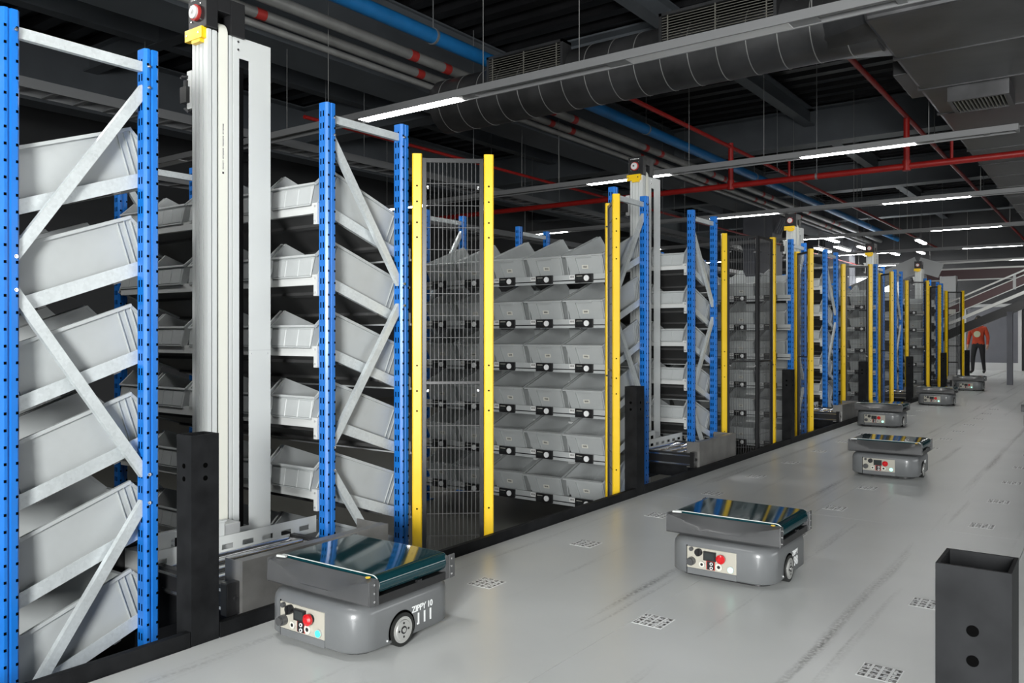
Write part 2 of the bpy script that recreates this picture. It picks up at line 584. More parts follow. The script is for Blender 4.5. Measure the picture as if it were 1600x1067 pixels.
def bin_mesh():
    b = MB()
    t = 0.004
    # bottom and wall cross sections (outer / inner)
    xb, xt = 0.164, 0.183
    yb0, yb1 = 0.03, 0.668

    def wallquad(p0, p1, p2, p3, nrm):
        nv = Vector(nrm) * t
        a = [Vector(p) for p in (p0, p1, p2, p3)]
        vs = a + [p + nv for p in a]
        b.add(vs, [(0, 1, 2, 3), (7, 6, 5, 4), (0, 4, 5, 1), (1, 5, 6, 2), (2, 6, 7, 3), (3, 7, 4, 0)])
    wallquad((-xb, yb0, 0), (xb, yb0, 0), (xb, yb1, 0), (-xb, yb1, 0), (0, 0, 1))
    # pick end (full height) and lift end (low lip)
    wallquad((-xb, yb0, 0), (xb, yb0, 0), (xt, 0.008, BH), (-xt, 0.008, BH), (0, 1, 0))
    wallquad((xb, yb1, 0), (-xb, yb1, 0), (-xt + 0.006, 0.690, 0.115), (xt - 0.006, 0.690, 0.115), (0, -1, 0))
    for sx in (-1, 1):
        pts = [(sx * xb, yb0, 0), (sx * xb, yb1, 0), (sx * (xt - 0.006), 0.690, 0.115), (sx * xt, 0.640, BH), (sx * xt, 0.008, BH)]
        vs = [Vector(p) for p in pts] + [Vector(p) + Vector((-sx * t, 0, 0)) for p in pts]
        b.add(vs, [(0, 1, 2, 3, 4), (9, 8, 7, 6, 5)] + [(k, (k + 1) % 5, 5 + (k + 1) % 5, 5 + k) for k in range(5)])
        # rim lip
        b.bar((sx * (xt + 0.003), 0.004, BH - 0.007), (sx * (xt + 0.003), 0.640, BH - 0.007), 0.016, 0.014)
        b.bar((sx * (xt + 0.001), 0.635, BH - 0.007), (sx * (xt - 0.003), 0.693, 0.111), 0.014, 0.012, up=(0, 1, 1))
        # ribs near both ends
        for yy in (0.085, 0.115, 0.575, 0.605, 0.635):
            topz = BH - 0.016 if yy < 0.66 else 0.115
            k0 = 0.012
            x_at = lambda z: xb + (xt - xb) * z / BH
            b.add([(sx * (x_at(k0) - 0.001), yy - 0.002, k0), (sx * (x_at(k0) - 0.001), yy + 0.002, k0), (sx * (x_at(k0) + 0.006), yy + 0.002, k0), (sx * (x_at(k0) + 0.006), yy - 0.002, k0),
                   (sx * (x_at(topz) - 0.001), yy - 0.002, topz), (sx * (x_at(topz) - 0.001), yy + 0.002, topz), (sx * (x_at(topz) + 0.006), yy + 0.002, topz), (sx * (x_at(topz) + 0.006), yy - 0.002, topz)],
                  [(0, 3, 2, 1), (4, 5, 6, 7), (0, 1, 5, 4), (1, 2, 6, 5), (2, 3, 7, 6), (3, 0, 4, 7)])
    # front rim, raised centre panel of the pick face, corner ribs
    b.bar((-xt - 0.01, -0.003, BH - 0.006), (xt + 0.01, -0.003, BH - 0.006), 0.028, 0.012)
    yf = lambda z: 0.03 - 0.022 * z / BH

    def fpanel(x0, x1, x2, x3, z0, z1, th):
        vs = [(x0, yf(z0) + 0.001, z0), (x1, yf(z0) + 0.001, z0), (x2, yf(z1) + 0.001, z1), (x3, yf(z1) + 0.001, z1)]
        vs += [(p[0] * 0.985, p[1] - th, p[2]) for p in vs]
        b.add(vs, [(0, 3, 2, 1), (4, 5, 6, 7), (0, 1, 5, 4), (1, 2, 6, 5), (2, 3, 7, 6), (3, 0, 4, 7)])
    fpanel(-0.157, -0.072, -0.082, -0.172, 0.01, BH - 0.016, 0.015)
    fpanel(0.072, 0.157, 0.172, 0.082, 0.01, BH - 0.016, 0.015)
    b.bar((-0.085, -0.002, BH - 0.02), (0.085, -0.002, BH - 0.02), 0.014, 0.010)
    # low lip at the lift end: three shallow fields
    b.bar((-xt, 0.694, 0.111), (xt, 0.694, 0.111), 0.014, 0.012)
    for x0 in (-0.158, -0.0525, 0.053):
        b.add([(x0, 0.669, 0.006), (x0 + 0.105, 0.669, 0.006), (x0 + 0.105, 0.686, 0.100), (x0, 0.686, 0.100),
               (x0 + 0.004, 0.674, 0.010), (x0 + 0.101, 0.674, 0.010), (x0 + 0.101, 0.690, 0.096), (x0 + 0.004, 0.690, 0.096)],
              [(0, 1, 2, 3), (7, 6, 5, 4), (0, 4, 5, 1), (1, 5, 6, 2), (2, 6, 7, 3), (3, 7, 4, 0)])
    return b.mesh('storage_bin', 'bin_plastic')


BIN = bin_mesh()
lab = MB()
lab.box(-0.03, 0.03, -0.0015, 0, -0.016, 0.016, 0)
for k in range(9):
    x = -0.018 + k * 0.0042
    lab.box(x, x + (0.0026 if k % 3 else 0.0012), -0.0022, -0.0014, -0.006, 0.008, 1)
CARD = lab.mesh('label_card', ['paper', 'black_ink'])


def add_bin(x, yw, zw, rot, tint, label):
    o = ob('storage_bin', BIN, None, (x, yw, zw), rot)
    tag(o, label, 'bin', 'grey storage bins on the tilted rack shelves')
    jitter = random.uniform(-0.012, 0.012)
    ob('label_card', CARD, o, (jitter, 0.0165, 0.115), (R(-5.72), random.uniform(-0.06, 0.06), 0))
    return o


# ------------------------------------------------------------------ racks
UW, UD = 0.066, 0.060    # upright: along y, along x


def upright_mesh():
    p = [(-UD, -UW / 2), (-0.012, -UW / 2), (0, -UW / 2 + 0.010), (0, -0.012), (-0.007, -0.008), (-0.007, -0.003), (0, 0.001),
         (0, UW / 2 - 0.010), (-0.012, UW / 2), (-UD, UW / 2)]
    b = MB().ext(p, LOW, TOP)
    b.box(-UD - 0.02, 0.02, -UW / 2 - 0.02, UW / 2 + 0.02, LOW, LOW + 0.008)
    return b.mesh('upright', 'blue_paint', smooth=35)


def holes_mesh():
    b = MB()
    z = LOW + 0.06
    while z < TOP - 0.03:
        for yy in (-0.02, 0.021):
            b.box(-0.002, 0.0006, yy - 0.0045, yy + 0.0045, z, z + 0.011)
        for sy in (-1, 1):
            for xx in (-0.047, -0.026):
                b.box(xx - 0.004, xx + 0.004, sy * UW / 2 - 0.0006, sy * UW / 2 + 0.0006, z, z + 0.030)
        z += 0.0625
    return b.mesh('slot_holes', 'black_hole')


UP = upright_mesh()
HOLES = holes_mesh()

BOLT = MB().cyl((0.0, 0, 0), (0.007, 0, 0), 0.0075, 8).cyl((0.007, 0, 0), (0.012, 0, 0), 0.004, 6).mesh('bolt', 'chrome', smooth=40)


def strut_mesh(y0, z0, y1, z1, wdt=0.042):
    b = MB()
    b.bar((-0.034, y0, z0), (-0.034, y1, z1), 0.026, wdt)
    return b


FR = []      # struts of one frame: (y0,z0,y1,z1)
FR.append((UW / 2 - 0.012, 2.335, RD - UW / 2 + 0.012, 2.335))
zs = [(2.245, 1.49), (1.365, 0.605), (0.485, -0.275)]
FR.append((RD - UW / 2 + 0.014, zs[0][0], UW / 2 - 0.014, zs[0][1]))
FR.append((UW / 2 - 0.014, zs[1][0], RD - UW / 2 + 0.014, zs[1][1]))
FR.append((RD - UW / 2 + 0.014, zs[2][0], UW / 2 - 0.014, zs[2][1]))

ROWS = 6
SP = 0.376


def ztop(y, k):
    return 1.879 - SP * k - (0.51 - y) * TILT


def make_shelf_parts():
    out = {}
    rail = MB()
    y0, y1 = -0.025, RD + 0.03
    rail.bar((0, y0, ztop(y0, 0) - 0.028), (0, y1, ztop(y1, 0) - 0.028), 0.004, 0.056)
    rail.bar((-0.012, y0, ztop(y0, 0) - 0.054), (-0.012, y1, ztop(y1, 0) - 0.054), 0.024, 0.003)
    out['rail'] = rail
    dk = MB()
    dk.bar((-RLEN / 2, y0, ztop(y0, 0) - 0.046), (-RLEN / 2, y1, ztop(y1, 0) - 0.046), RLEN - 0.13, 0.003)
    for a0 in (0.12, 0.42):
        dk.bar((-RLEN / 2, a0, ztop(a0, 0) - 0.056), (-RLEN / 2, a0 + 0.03, ztop(a0 + 0.03, 0) - 0.056), RLEN - 0.13, 0.018)
    out['deck'] = dk
    lb = MB()
    zc = 1.859
    yl = RD + UW / 2
    lb.box(-RLEN + 0.10, -0.10, yl - 0.022, yl + 0.008, zc - 0.024, zc + 0.026)
    out['lift_beam'] = lb
    br = MB()
    br.box(-0.115, -0.062, yl - 0.024, yl + 0.012, zc - 0.024, zc + 0.030)
    br.box(-0.090, -0.062, yl - 0.002, yl + 0.012, zc - 0.082, zc - 0.024)
    for zz in (zc + 0.012, zc - 0.064):
        br.cyl((-0.075, yl + 0.01, zz), (-0.075, yl + 0.018, zz), 0.006, 8, 1)
    out['bracket'] = br
    pb = MB()
    zp = ztop(-0.04, 0) - 0.012
    pb.box(-RLEN + 0.04, -0.02, -UW / 2 - 0.028, -UW / 2 - 0.004, zp - 0.028, zp + 0.034)
    pb.box(-RLEN + 0.04, -0.02, -UW / 2 - 0.033, -UW / 2 - 0.028, zp - 0.018, zp - 0.010, 1)
    pb.box(-RLEN + 0.04, -0.02, -UW / 2 - 0.036, -UW / 2 - 0.004, zp - 0.040, zp - 0.028)
    out['pick_beam'] = pb
    return out, zp


SH, ZP = make_shelf_parts()
PY = -UW / 2 - 0.033
MOD = MB().box(-0.085, 0.085, PY - 0.020, PY, -0.037, 0.037, 0).mesh('light_module', 'black_plastic', bevel=0.003)
scr = MB().box(-0.072, -0.008, PY - 0.0215, PY - 0.0195, -0.024, 0.026, 0)
for k in range(3):
    scr.box(-0.064 + k * 0.017, -0.052 + k * 0.017, PY - 0.0222, PY - 0.0212, -0.012, 0.012, 1)
scr.box(-0.068, -0.012, PY - 0.0222, PY - 0.0212, 0.017, 0.021, 2)
SCREEN = scr.mesh('display', ['dark_frame', 'lcd', 'paper'])
BTN = MB().cyl((0.030, PY - 0.020, 0.0), (0.030, PY - 0.029, 0.0), 0.024, 16, 0).cyl((0.030, PY - 0.029, 0), (0.030, PY - 0.032, 0), 0.018, 16, 0).mesh('button', 'white_ink', smooth=40)
TAGC = MB().box(-0.150, -0.098, PY - 0.002, PY, -0.005, 0.030, 0)
for k in range(5):
    TAGC.box(-0.142 + k * 0.008, -0.138 + k * 0.008, PY - 0.0026, PY - 0.0018, 0.008, 0.024, 1)
TAGC = TAGC.mesh('shelf_tag', ['paper_white', 'black_ink'])


def both(m, name, mats, **kw):
    return m.mesh(name, mats, **kw), m.mirror_y(RD).mesh(name, mats, **kw)


STRUT_M = []
for i, (y0, z0, y1, z1) in enumerate(FR):
    STRUT_M.append(both(strut_mesh(y0, z0, y1, z1), 'top_strut' if i == 0 else 'diagonal_brace', 'galvanised'))
RAIL_M = both(SH['rail'], 'shelf_rail', 'galvanised')
DECK_M = both(SH['deck'], 'shelf_deck', 'deck_steel')
LBEAM_M = both(SH['lift_beam'], 'lift_side_beam', 'white_paint')
BRK_M = both(SH['bracket'], 'beam_bracket', ['white_paint', 'chrome'])
PBEAM_M = both(SH['pick_beam'], 'pick_side_beam', ['bin_plastic', 'black_plastic'])

RACK_LABELS = [
    'blue storage rack of tilted shelves at the far left edge',
    'blue storage rack right of the tall nearest lift mast',
    'blue storage rack behind the wide bin wall past the first gap',
    'blue storage rack right of the second lift mast',
    'blue storage rack behind the third black post',
    'blue storage rack right of the third lift mast',
    'blue storage rack seventh from the left edge',
    'blue storage rack eighth from the left edge',
    'blue storage rack ninth from the left edge',
    'blue storage rack last in the row before the grey column',
]


def make_rack(idx, y0, mirror):
    s = 1 if mirror else 0
    r = empty('storage_rack', (RX, y0, LOW))
    tag(r, RACK_LABELS[idx], 'rack', 'blue storage racks in the row')
    off = (0, 0, -LOW)
    far = idx >= 6
    for fx in (0, -RLEN + UD):
        for yy in (0, RD):
            u = ob('upright', UP, r, (fx, yy, -LOW))
            tag(ob('slot_holes', HOLES, u), kind='stuff')
        for i, sm in enumerate(STRUT_M):
            st = ob('top_strut' if i == 0 else 'diagonal_brace', sm[s], r, (fx, 0, -LOW))
            if fx == 0 and not far:
                y_0, z_0, y_1, z_1 = FR[i]
                for (a, b_) in ((y_0, z_0), (y_1, z_1)):
                    yy = 0.0 if a < RD / 2 else RD
                    sg = 0.0 if a < RD / 2 else RD
                    ya = (RD - sg) if mirror else sg
                    ya += (0.016 if ya < RD / 2 else -0.016)
                    ob('bolt', BOLT, st, (0.0, ya, b_))
    for k in range(ROWS):
        dz = -LOW - SP * k
        for fx in (-UD - 0.004, -RLEN + UD + 0.004):
            ob('shelf_rail', RAIL_M[s], r, (fx, 0, dz))
        ob('shelf_deck', DECK_M[s], r, (0, 0, dz))
        lb = ob('lift_side_beam', LBEAM_M[s], r, (0, 0, dz))
        ob('beam_bracket', BRK_M[s], lb)
        ob('pick_side_beam', PBEAM_M[s], r, (0, 0, dz))
        for c in range(5 if not far else 2):
            xc = -0.266 - 0.40 * c
            if mirror:
                mo = ob('light_module', MOD, r, (xc, RD, dz + ZP), (0, 0, R(180)))
            else:
                mo = ob('light_module', MOD, r, (xc, 0, dz + ZP))
            ob('display', SCREEN, mo)
            ob('button', BTN, mo)
            ob('shelf_tag', TAGC, mo)
    # bins
    ncol = 5 if idx < 6 else 2
    short = ['leftmost rack', 'second rack from left', 'third rack from left', 'fourth rack from left', 'fifth rack from left', 'sixth rack from left',
             'seventh rack from left', 'eighth rack from left', 'ninth rack from left', 'tenth rack from left'][idx]
    rn = ['top shelf', 'second shelf down', 'third shelf down', 'fourth shelf down', 'fifth shelf down', 'bottom shelf']
    cn = ['nearest the deck', 'second from deck', 'third from deck', 'fourth from deck', 'fifth from deck']
    for k in range(ROWS):
        for c in range(ncol):
            xw = RX - 0.066 - 0.2 - 0.40 * c + random.uniform(-0.002, 0.002)
            yl = -0.02 + random.uniform(-0.006, 0.006)
            zw = ztop(yl, k) - 0.034 / math.cos(R(20))
            lbl = 'grey plastic bin on %s of %s, %s' % (rn[k], short, cn[c])
            if mirror:
                add_bin(xw, y0 + RD - yl, zw, (R(20), 0, R(180)), 0, lbl)
            else:
                add_bin(xw, y0 + yl, zw, (R(20), 0, 0), 0, lbl)


for s in range(NST):
    make_rack(2 * s, A_Y + PITCH * s, False)
    make_rack(2 * s + 1, B_Y + PITCH * s, True)

# ------------------------------------------------------------------ lift masts
MX0, MX1 = -3.711, -3.58
HEAD_TXT = None


def col_profile():
    # aluminium profile with grooves on the -y and +x faces
    x0, x1, y0, y1 = MX0, MX1, 2.349, 2.400
    p = [(x0, y0)]
    for g in (x0 + 0.022, x0 + 0.052, x0 + 0.085):
        p += [(g, y0), (g, y0 + 0.010), (g + 0.012, y0 + 0.010), (g + 0.012, y0)]
    p += [(x1, y0), (x1, y0 + 0.020), (x1 - 0.012, y0 + 0.020), (x1 - 0.012, y0 + 0.028), (x1, y0 + 0.028), (x1, y1), (x0, y1)]
    return p


MAST_LABELS = ['tall white lift mast with black head beside the leftmost rack', 'white lift mast rising behind the second black post',
               'white lift mast third from the left', 'white lift mast fourth from the left', 'white lift mast last in the row']

col_m = MB().ext(col_profile(), LOW, 2.70).box(MX0, MX1 - 0.012, 2.400, 2.468, LOW, 2.70).mesh('column', 'mast_white')
prof_m = MB().box(MX0 + 0.02, MX1, 2.468, 2.486, LOW, 2.70).box(MX0 + 0.02, MX1 - 0.006, 2.486, 2.494, LOW, 2.70).box(MX0 + 0.02, MX1, 2.494, 2.514, LOW, 2.70).mesh('guide_rail', 'mast_white')
belt = []
for k in range(9):
    a = R(90) * k / 8
    belt.append((MX1 - 0.055 + 0.06 * math.sin(a), 2.70 + 0.06 * math.cos(a)))
bb = MB()
pts = [(MX1 + 0.005, LOW + 0.3)] + list(reversed(belt))
bb.rings([[(x, 2.408, z), (x, 2.458, z), (x - 0.003, 2.458, z - 0.0001), (x - 0.003, 2.408, z - 0.0001)] for x, z in pts])
belt_m = bb.mesh('drive_belt', 'belt_white', smooth=30)
ink = MB()
zz = 2.02
random.seed(3)
for k in range(34):
    if k % 9 == 7:
        zz += 0.008
        continue
    ink.box(MX1 + 0.005, MX1 + 0.0055, 2.429, 2.429 + random.uniform(0.004, 0.007), zz, zz + 0.0045)
    zz += 0.0066
ink.box(MX1 + 0.005, MX1 + 0.0055, 2.427, 2.437, 1.998, 2.008)
ink_m = ink.mesh('belt_print', 'black_ink')
# head housing: two cheeks and a back, open where the belt passes
hd = MB().box(MX0 - 0.012, MX1 + 0.012, 2.335, 2.398, 2.705, 2.875)
hd.box(MX0 - 0.012, MX1 + 0.012, 2.472, 2.555, 2.700, 2.875)
hd.box(MX0 - 0.012, MX1 - 0.075, 2.398, 2.472, 2.705, 2.875)
hd.box(MX1 - 0.075, MX1 + 0.012, 2.398, 2.472, 2.800, 2.875)
head_m = hd.mesh('head_housing', 'black_plastic', bevel=0.003)
dial = MB().cyl((-3.652, 2.335, 2.785), (-3.652, 2.322, 2.785), 0.040, 24, 1).cyl((-3.652, 2.323, 2.785), (-3.652, 2.312, 2.785), 0.032, 24, 0).cyl((-3.652, 2.312, 2.785), (-3.652, 2.300, 2.785), 0.009, 10, 2)
for a in range(4):
    t = R(45 + 90 * a)
    dial.cyl((-3.652 + 0.055 * math.cos(t), 2.335, 2.785 + 0.055 * math.sin(t)), (-3.652 + 0.055 * math.cos(t), 2.329, 2.785 + 0.055 * math.sin(t)), 0.004, 8, 2)
dial_m = dial.mesh('pulley_bearing', ['white_paint', 'red_label', 'chrome'], smooth=40)
yb = MB().box(MX0 - 0.022, MX1 - 0.012, 2.322, 2.350, 2.652, 2.708)
yb.box(MX0 + 0.03, MX1 - 0.03, 2.325, 2.350, 2.635, 2.652)
for xx in (MX0 - 0.006, MX1 - 0.036):
    yb.cyl((xx, 2.3225, 2.680), (xx, 2.3195, 2.680), 0.006, 8, 1)
hm = MB()
random.seed(5)
for k in range(7):
    x_ = -3.700 + k * 0.0135
    hm.box(x_, x_ + 0.003, 2.3342, 2.3352, 2.850, 2.850 + random.uniform(0.007, 0.012))
    hm.box(x_ + 0.003, x_ + 0.008, 2.3342, 2.3352, 2.850 + random.choice([0, 0.004, 0.008]), 2.854 + random.choice([0, 0.004]))
head_ink = hm.mesh('head_print', 'white_ink')
buf_m = yb.mesh('stop_block', ['yellow_paint', 'chrome'])
# slotted cover plate
pl = MB()
px, ty = MX1, 2.72
pl.box(px - 0.003, px, 2.514, 2.528, 0.10, 2.707)
pl.box(px - 0.003, px, 2.528, 2.587, 2.600, 2.707)
pl.box(px - 0.003, px, 2.587, ty, 0.10, 2.707)
pl.box(px - 0.003, px, 2.528, 2.587, 0.10, 0.22)
pl.box(px - 0.06, px - 0.003, ty - 0.003, ty, 0.10, 2.707)
plate_m = pl.mesh('cover_plate', 'mast_white')
bolts = MB()
for z in (2.68, 2.64):
    bolts.cyl((px, 2.519, z), (px + 0.006, 2.519, z), 0.006, 10)
for y in (2.60, 2.70):
    bolts.cyl((px, y, 1.10), (px + 0.002, y, 1.10), 0.003, 8)
pbolt_m = bolts.mesh('plate_bolt', 'chrome', smooth=40)
seam_m = MB().box(px, px + 0.0008, 2.588, ty - 0.002, 1.116, 1.118).mesh('plate_seam', 'mast_grey')
sw = MB().box(-3.76, -3.72, 2.35, 2.37, 2.33, 2.52, 1).box(-3.79, -3.735, 2.33, 2.375, 2.36, 2.44, 0)
sw.cyl((-3.765, 2.352, 2.44), (-3.765, 2.352, 2.475), 0.016, 10, 0).cyl((-3.80, 2.352, 2.50), (-3.75, 2.352, 2.49), 0.010, 8, 0).cyl((-3.815, 2.352, 2.497), (-3.80, 2.352, 2.50), 0.007, 8, 2)
sw.bar((-3.76, 2.35, 2.33), (-3.74, 2.36, 2.31), 0.05, 0.01, 2)
sw_m = sw.mesh('limit_switch', ['black_plastic', 'white_paint', 'wire_steel'], smooth=35)
chain = MB().box(px - 0.10, px - 0.065, 2.535, 2.60, LOW, 2.58).mesh('cable_chain', 'black_plastic')
foot = MB().box(MX0 - 0.12, MX1 + 0.06, 2.20, 2.78, LOW, LOW + 0.02).box(MX0 - 0.05, MX0, 2.25, 2.75, LOW + 0.02, LOW + 0.16).mesh('base_plate', 'black_steel')
motor = MB().cyl((-3.83, 2.06, 0.02), (-3.83, 2.06, 0.20), 0.075, 16).box(-3.92, -3.74, 2.0, 2.18, -0.16, 0.02).cyl((-3.83, 2.06, 0.20), (-3.83, 2.06, 0.24), 0.05, 16)
motor.box(-3.79, -3.60, 2.03, 2.10, 0.09, 0.19, 1).box(-3.95, -3.6, 1.99, 2.2, LOW, -0.16, 0)
motor_m = motor.mesh('drive_motor', ['black_plastic', 'white_paint'], smooth=35)

for s in range(NST):
    dy = PITCH * s
    m_ = empty('lift_mast', (-3.645, 2.43 + dy, LOW))
    tag(m_, MAST_LABELS[s], 'lift', 'white lift masts between the racks')
    L0 = (3.645, -2.43, -LOW)
    ob('column', col_m, m_, L0)
    ob('guide_rail', prof_m, m_, L0)
    b_ = ob('drive_belt', belt_m, m_, L0)
    if s < 2:
        ob('belt_print', ink_m, b_)
    h_ = ob('head_housing', head_m, m_, L0)
    ob('pulley_bearing', dial_m, h_)
    if s < 2:
        tag(ob('head_print', head_ink, h_), kind='stuff')
    ob('stop_block', buf_m, m_, L0)
    p_ = ob('cover_plate', plate_m, m_, L0)
    ob('plate_bolt', pbolt_m, p_)
    ob('plate_seam', seam_m, p_)
    ob('limit_switch', sw_m, m_, L0)
    ob('cable_chain', chain, m_, L0)
    ob('base_plate', foot, m_, L0)
    ob('drive_motor', motor_m, m_, L0)

# ------------------------------------------------------------------ lift carriages (trays docked at the deck edge)
CAR_LABELS = ['steel lift carriage behind the robot numbered 111', 'steel lift carriage with tall grey catch plate right of the second black post',
              'steel lift carriage at the third lift mast', 'steel lift carriage at the fourth lift mast', 'steel lift carriage at the last lift mast']
cy0, cy1 = 2.02, 2.74
sideL = MB().bar((-3.50, cy0, 0.115), (-2.93, cy0, 0.115), 0.03, 0.11).bar((-3.50, cy0 - 0.018, 0.150), (-2.93, cy0 - 0.018, 0.150), 0.006, 0.012, 1).bar((-3.50, cy0 - 0.018, 0.075), (-2.93, cy0 - 0.018, 0.075), 0.006, 0.012, 1)
capL = MB().box(-2.945, -2.90, cy0 - 0.03, cy0 + 0.06, 0.05, 0.185)
capL.cyl((-2.90, cy0 + 0.01, 0.12), (-2.893, cy0 + 0.01, 0.12), 0.012, 10)
roller = MB().cyl((-3.0, cy0 + 0.02, 0.135), (-3.0, cy1 - 0.02, 0.135), 0.028, 12).mesh('roller', 'chrome', smooth=40)
strip = MB()
sy0, sy1, sx = 1.93, 2.90, -3.43
z0, z1 = 0.15, 0.235
strip.box(sx - 0.002, sx, sy0, sy1, z0, z0 + 0.020).box(sx - 0.002, sx, sy0, sy1, z0 + 0.045, z1)
k = 0
yy = sy0
while yy < sy1 - 0.01:
    strip.box(sx - 0.002, sx, yy, min(yy + 0.052, sy1), z0 + 0.020, z0 + 0.045)
    yy += 0.115
strip.box(sx - 0.03, sx, sy0, sy1, z0 - 0.003, z0)
strip_m = strip.mesh('slotted_strip', 'mast_white')
gus = MB().box(-3.46, -3.456, 1.98, 2.36, 0.10, 0.30).box(-3.47, -3.44, 1.98, 2.36, 0.30, 0.306)
gus_m = gus.mesh('mast_bracket', 'mast_white', bevel=0.001)
gh = MB().box(-3.456, -3.4545, 2.27, 2.32, 0.16, 0.26).box(-3.456, -3.4545, 2.10, 2.13, 0.13, 0.27)
for z in (0.14, 0.165, 0.19, 0.215, 0.24, 0.26):
    gh.cyl((-3.456, 2.09, z), (-3.448, 2.09, z), 0.006, 8, 1).cyl((-3.456, 2.15, z), (-3.448, 2.15, z), 0.006, 8, 1)
gh_m = gh.mesh('bracket_slots', ['black_hole', 'chrome'])
flap = MB()
fx = KX - 0.03
flap.box(fx - 0.003, fx, 2.05, 2.885, 0.045, 0.268)
flap.box(fx - 0.05, fx - 0.003, 2.05, 2.885, 0.265, 0.268)
flap.box(fx - 0.22, fx - 0.003, 2.882, 2.885, 0.045, 0.265).box(fx - 0.12, fx - 0.003, 2.05, 2.053, 0.045, 0.265)
flap_m = flap.mesh('catch_plate', 'steel_plate')
tray = MB().box(-3.46, -2.95, cy0 + 0.02, cy1 - 0.02, 0.096, 0.112)
tray_m = tray.mesh('carry_belt', 'black_plastic')
under = MB().box(-3.40, -3.0, cy0 + 0.05, cy1 - 0.05, -0.05, 0.06).box(-3.46, -3.40, 1.98, 2.7, -0.1, 0.10)
under_m = under.mesh('drive_box', 'black_steel', bevel=0.004)
sd_m = sideL.mesh('side_rail', ['black_plastic', 'chrome'])
cp_m = capL.mesh('end_cap', 'dark_frame', bevel=0.004)
arm = MB().box(-3.58, -3.46, 2.30, 2.45, 0.10, 0.28).mesh('slide_block', 'mast_grey', bevel=0.003)
for s in range(NST):
    dy = PITCH * s
    c_ = empty('lift_carriage', (-3.2, 2.4 + dy, -0.1))
    tag(c_, CAR_LABELS[s], 'lift carriage', 'carriages of the lifts')
    L0 = (3.2, -2.4, 0.1)
    ob('side_rail', sd_m, c_, L0)
    ob('side_rail', sd_m, c_, (3.2, -2.4 + cy1 - cy0, 0.1))
    ob('end_cap', cp_m, c_, L0)
    ob('end_cap', cp_m, c_, (3.2, -2.4 + cy1 - cy0 - 0.03, 0.1))
    for k in range(5):
        ob('roller', roller, c_, (3.2 - 0.11 * k, -2.4, 0.1))
    ob('carry_belt', tray_m, c_, L0)
    ob('slotted_strip', strip_m, c_, L0)
    g_ = ob('mast_bracket', gus_m, c_, L0)
    tag(ob('bracket_slots', gh_m, g_), kind='stuff')
    ob('catch_plate', flap_m, c_, L0)
    ob('drive_box', under_m, c_, L0)
    ob('slide_block', arm, c_, L0)

# ------------------------------------------------------------------ short black posts
post_w, post_d, post_h = 0.10, 0.12, 0.81


def post_mesh():
    b = MB()
    t = 0.006
    z0 = 0.0
    b.box(-post_w, 0, 0, t, z0, post_h).box(-post_w, 0, post_d - t, post_d, z0, post_h)
    b.box(-t, 0, t, post_d - t, z0, post_h).box(-post_w, -post_w + t, t, post_d - t, z0, post_h)
    b.box(-post_w + t, -t, t, post_d - t, 0.0, 0.4)
    return b.mesh('tube', 'black_steel')


def hole_disc(axis, z, r=0.010):
    b = MB()
    if 1:
        if axis == 'x':
            b.cyl((0, 0.5 * post_d, z), (0.0008, 0.5 * post_d, z), r, 16)
        else:
            b.cyl((-0.5 * post_w, 0, z), (-0.5 * post_w, -0.0008, z), r, 16)
    return b.mesh('bolt_hole', 'black_hole')


PM = post_mesh()
HOLED = [hole_disc(a, z) for a in 'xy' for z in (0.69, 0.64)]
PL = ['short black steel tube post in front of the nearest mast', 'short black steel tube post in front of the second mast', 'short black steel tube post right of the double mesh panel',
      'short black steel tube post left of the fourth robot', 'short black steel tube post behind the fourth robot', 'short black steel tube post beside the fifth robot', 'short black steel tube post farthest along the deck edge']
for i, yv in enumerate(POSTS):
    p_ = empty('tube_post', (KX, yv, 0))
    tag(p_, PL[i], 'post', 'short black posts along the deck edge')
    ob('tube', PM, p_)
    for q in HOLED:
        ob('bolt_hole', q, p_)
p_ = empty('tube_post', (-0.135, 1.555, 0))
tag(p_, 'large black steel tube post in the bottom right corner', 'post')
post_w = 0.112
ob('tube', post_mesh(), p_)
for z in (0.705, 0.655):
    ob('bolt_hole', MB().cyl((-0.5 * post_w, 0, z), (-0.5 * post_w, -0.0008, z), 0.0095, 20).mesh('bolt_hole', 'black_hole'), p_)

# ------------------------------------------------------------------ yellow guard fences
FZ = 2.235


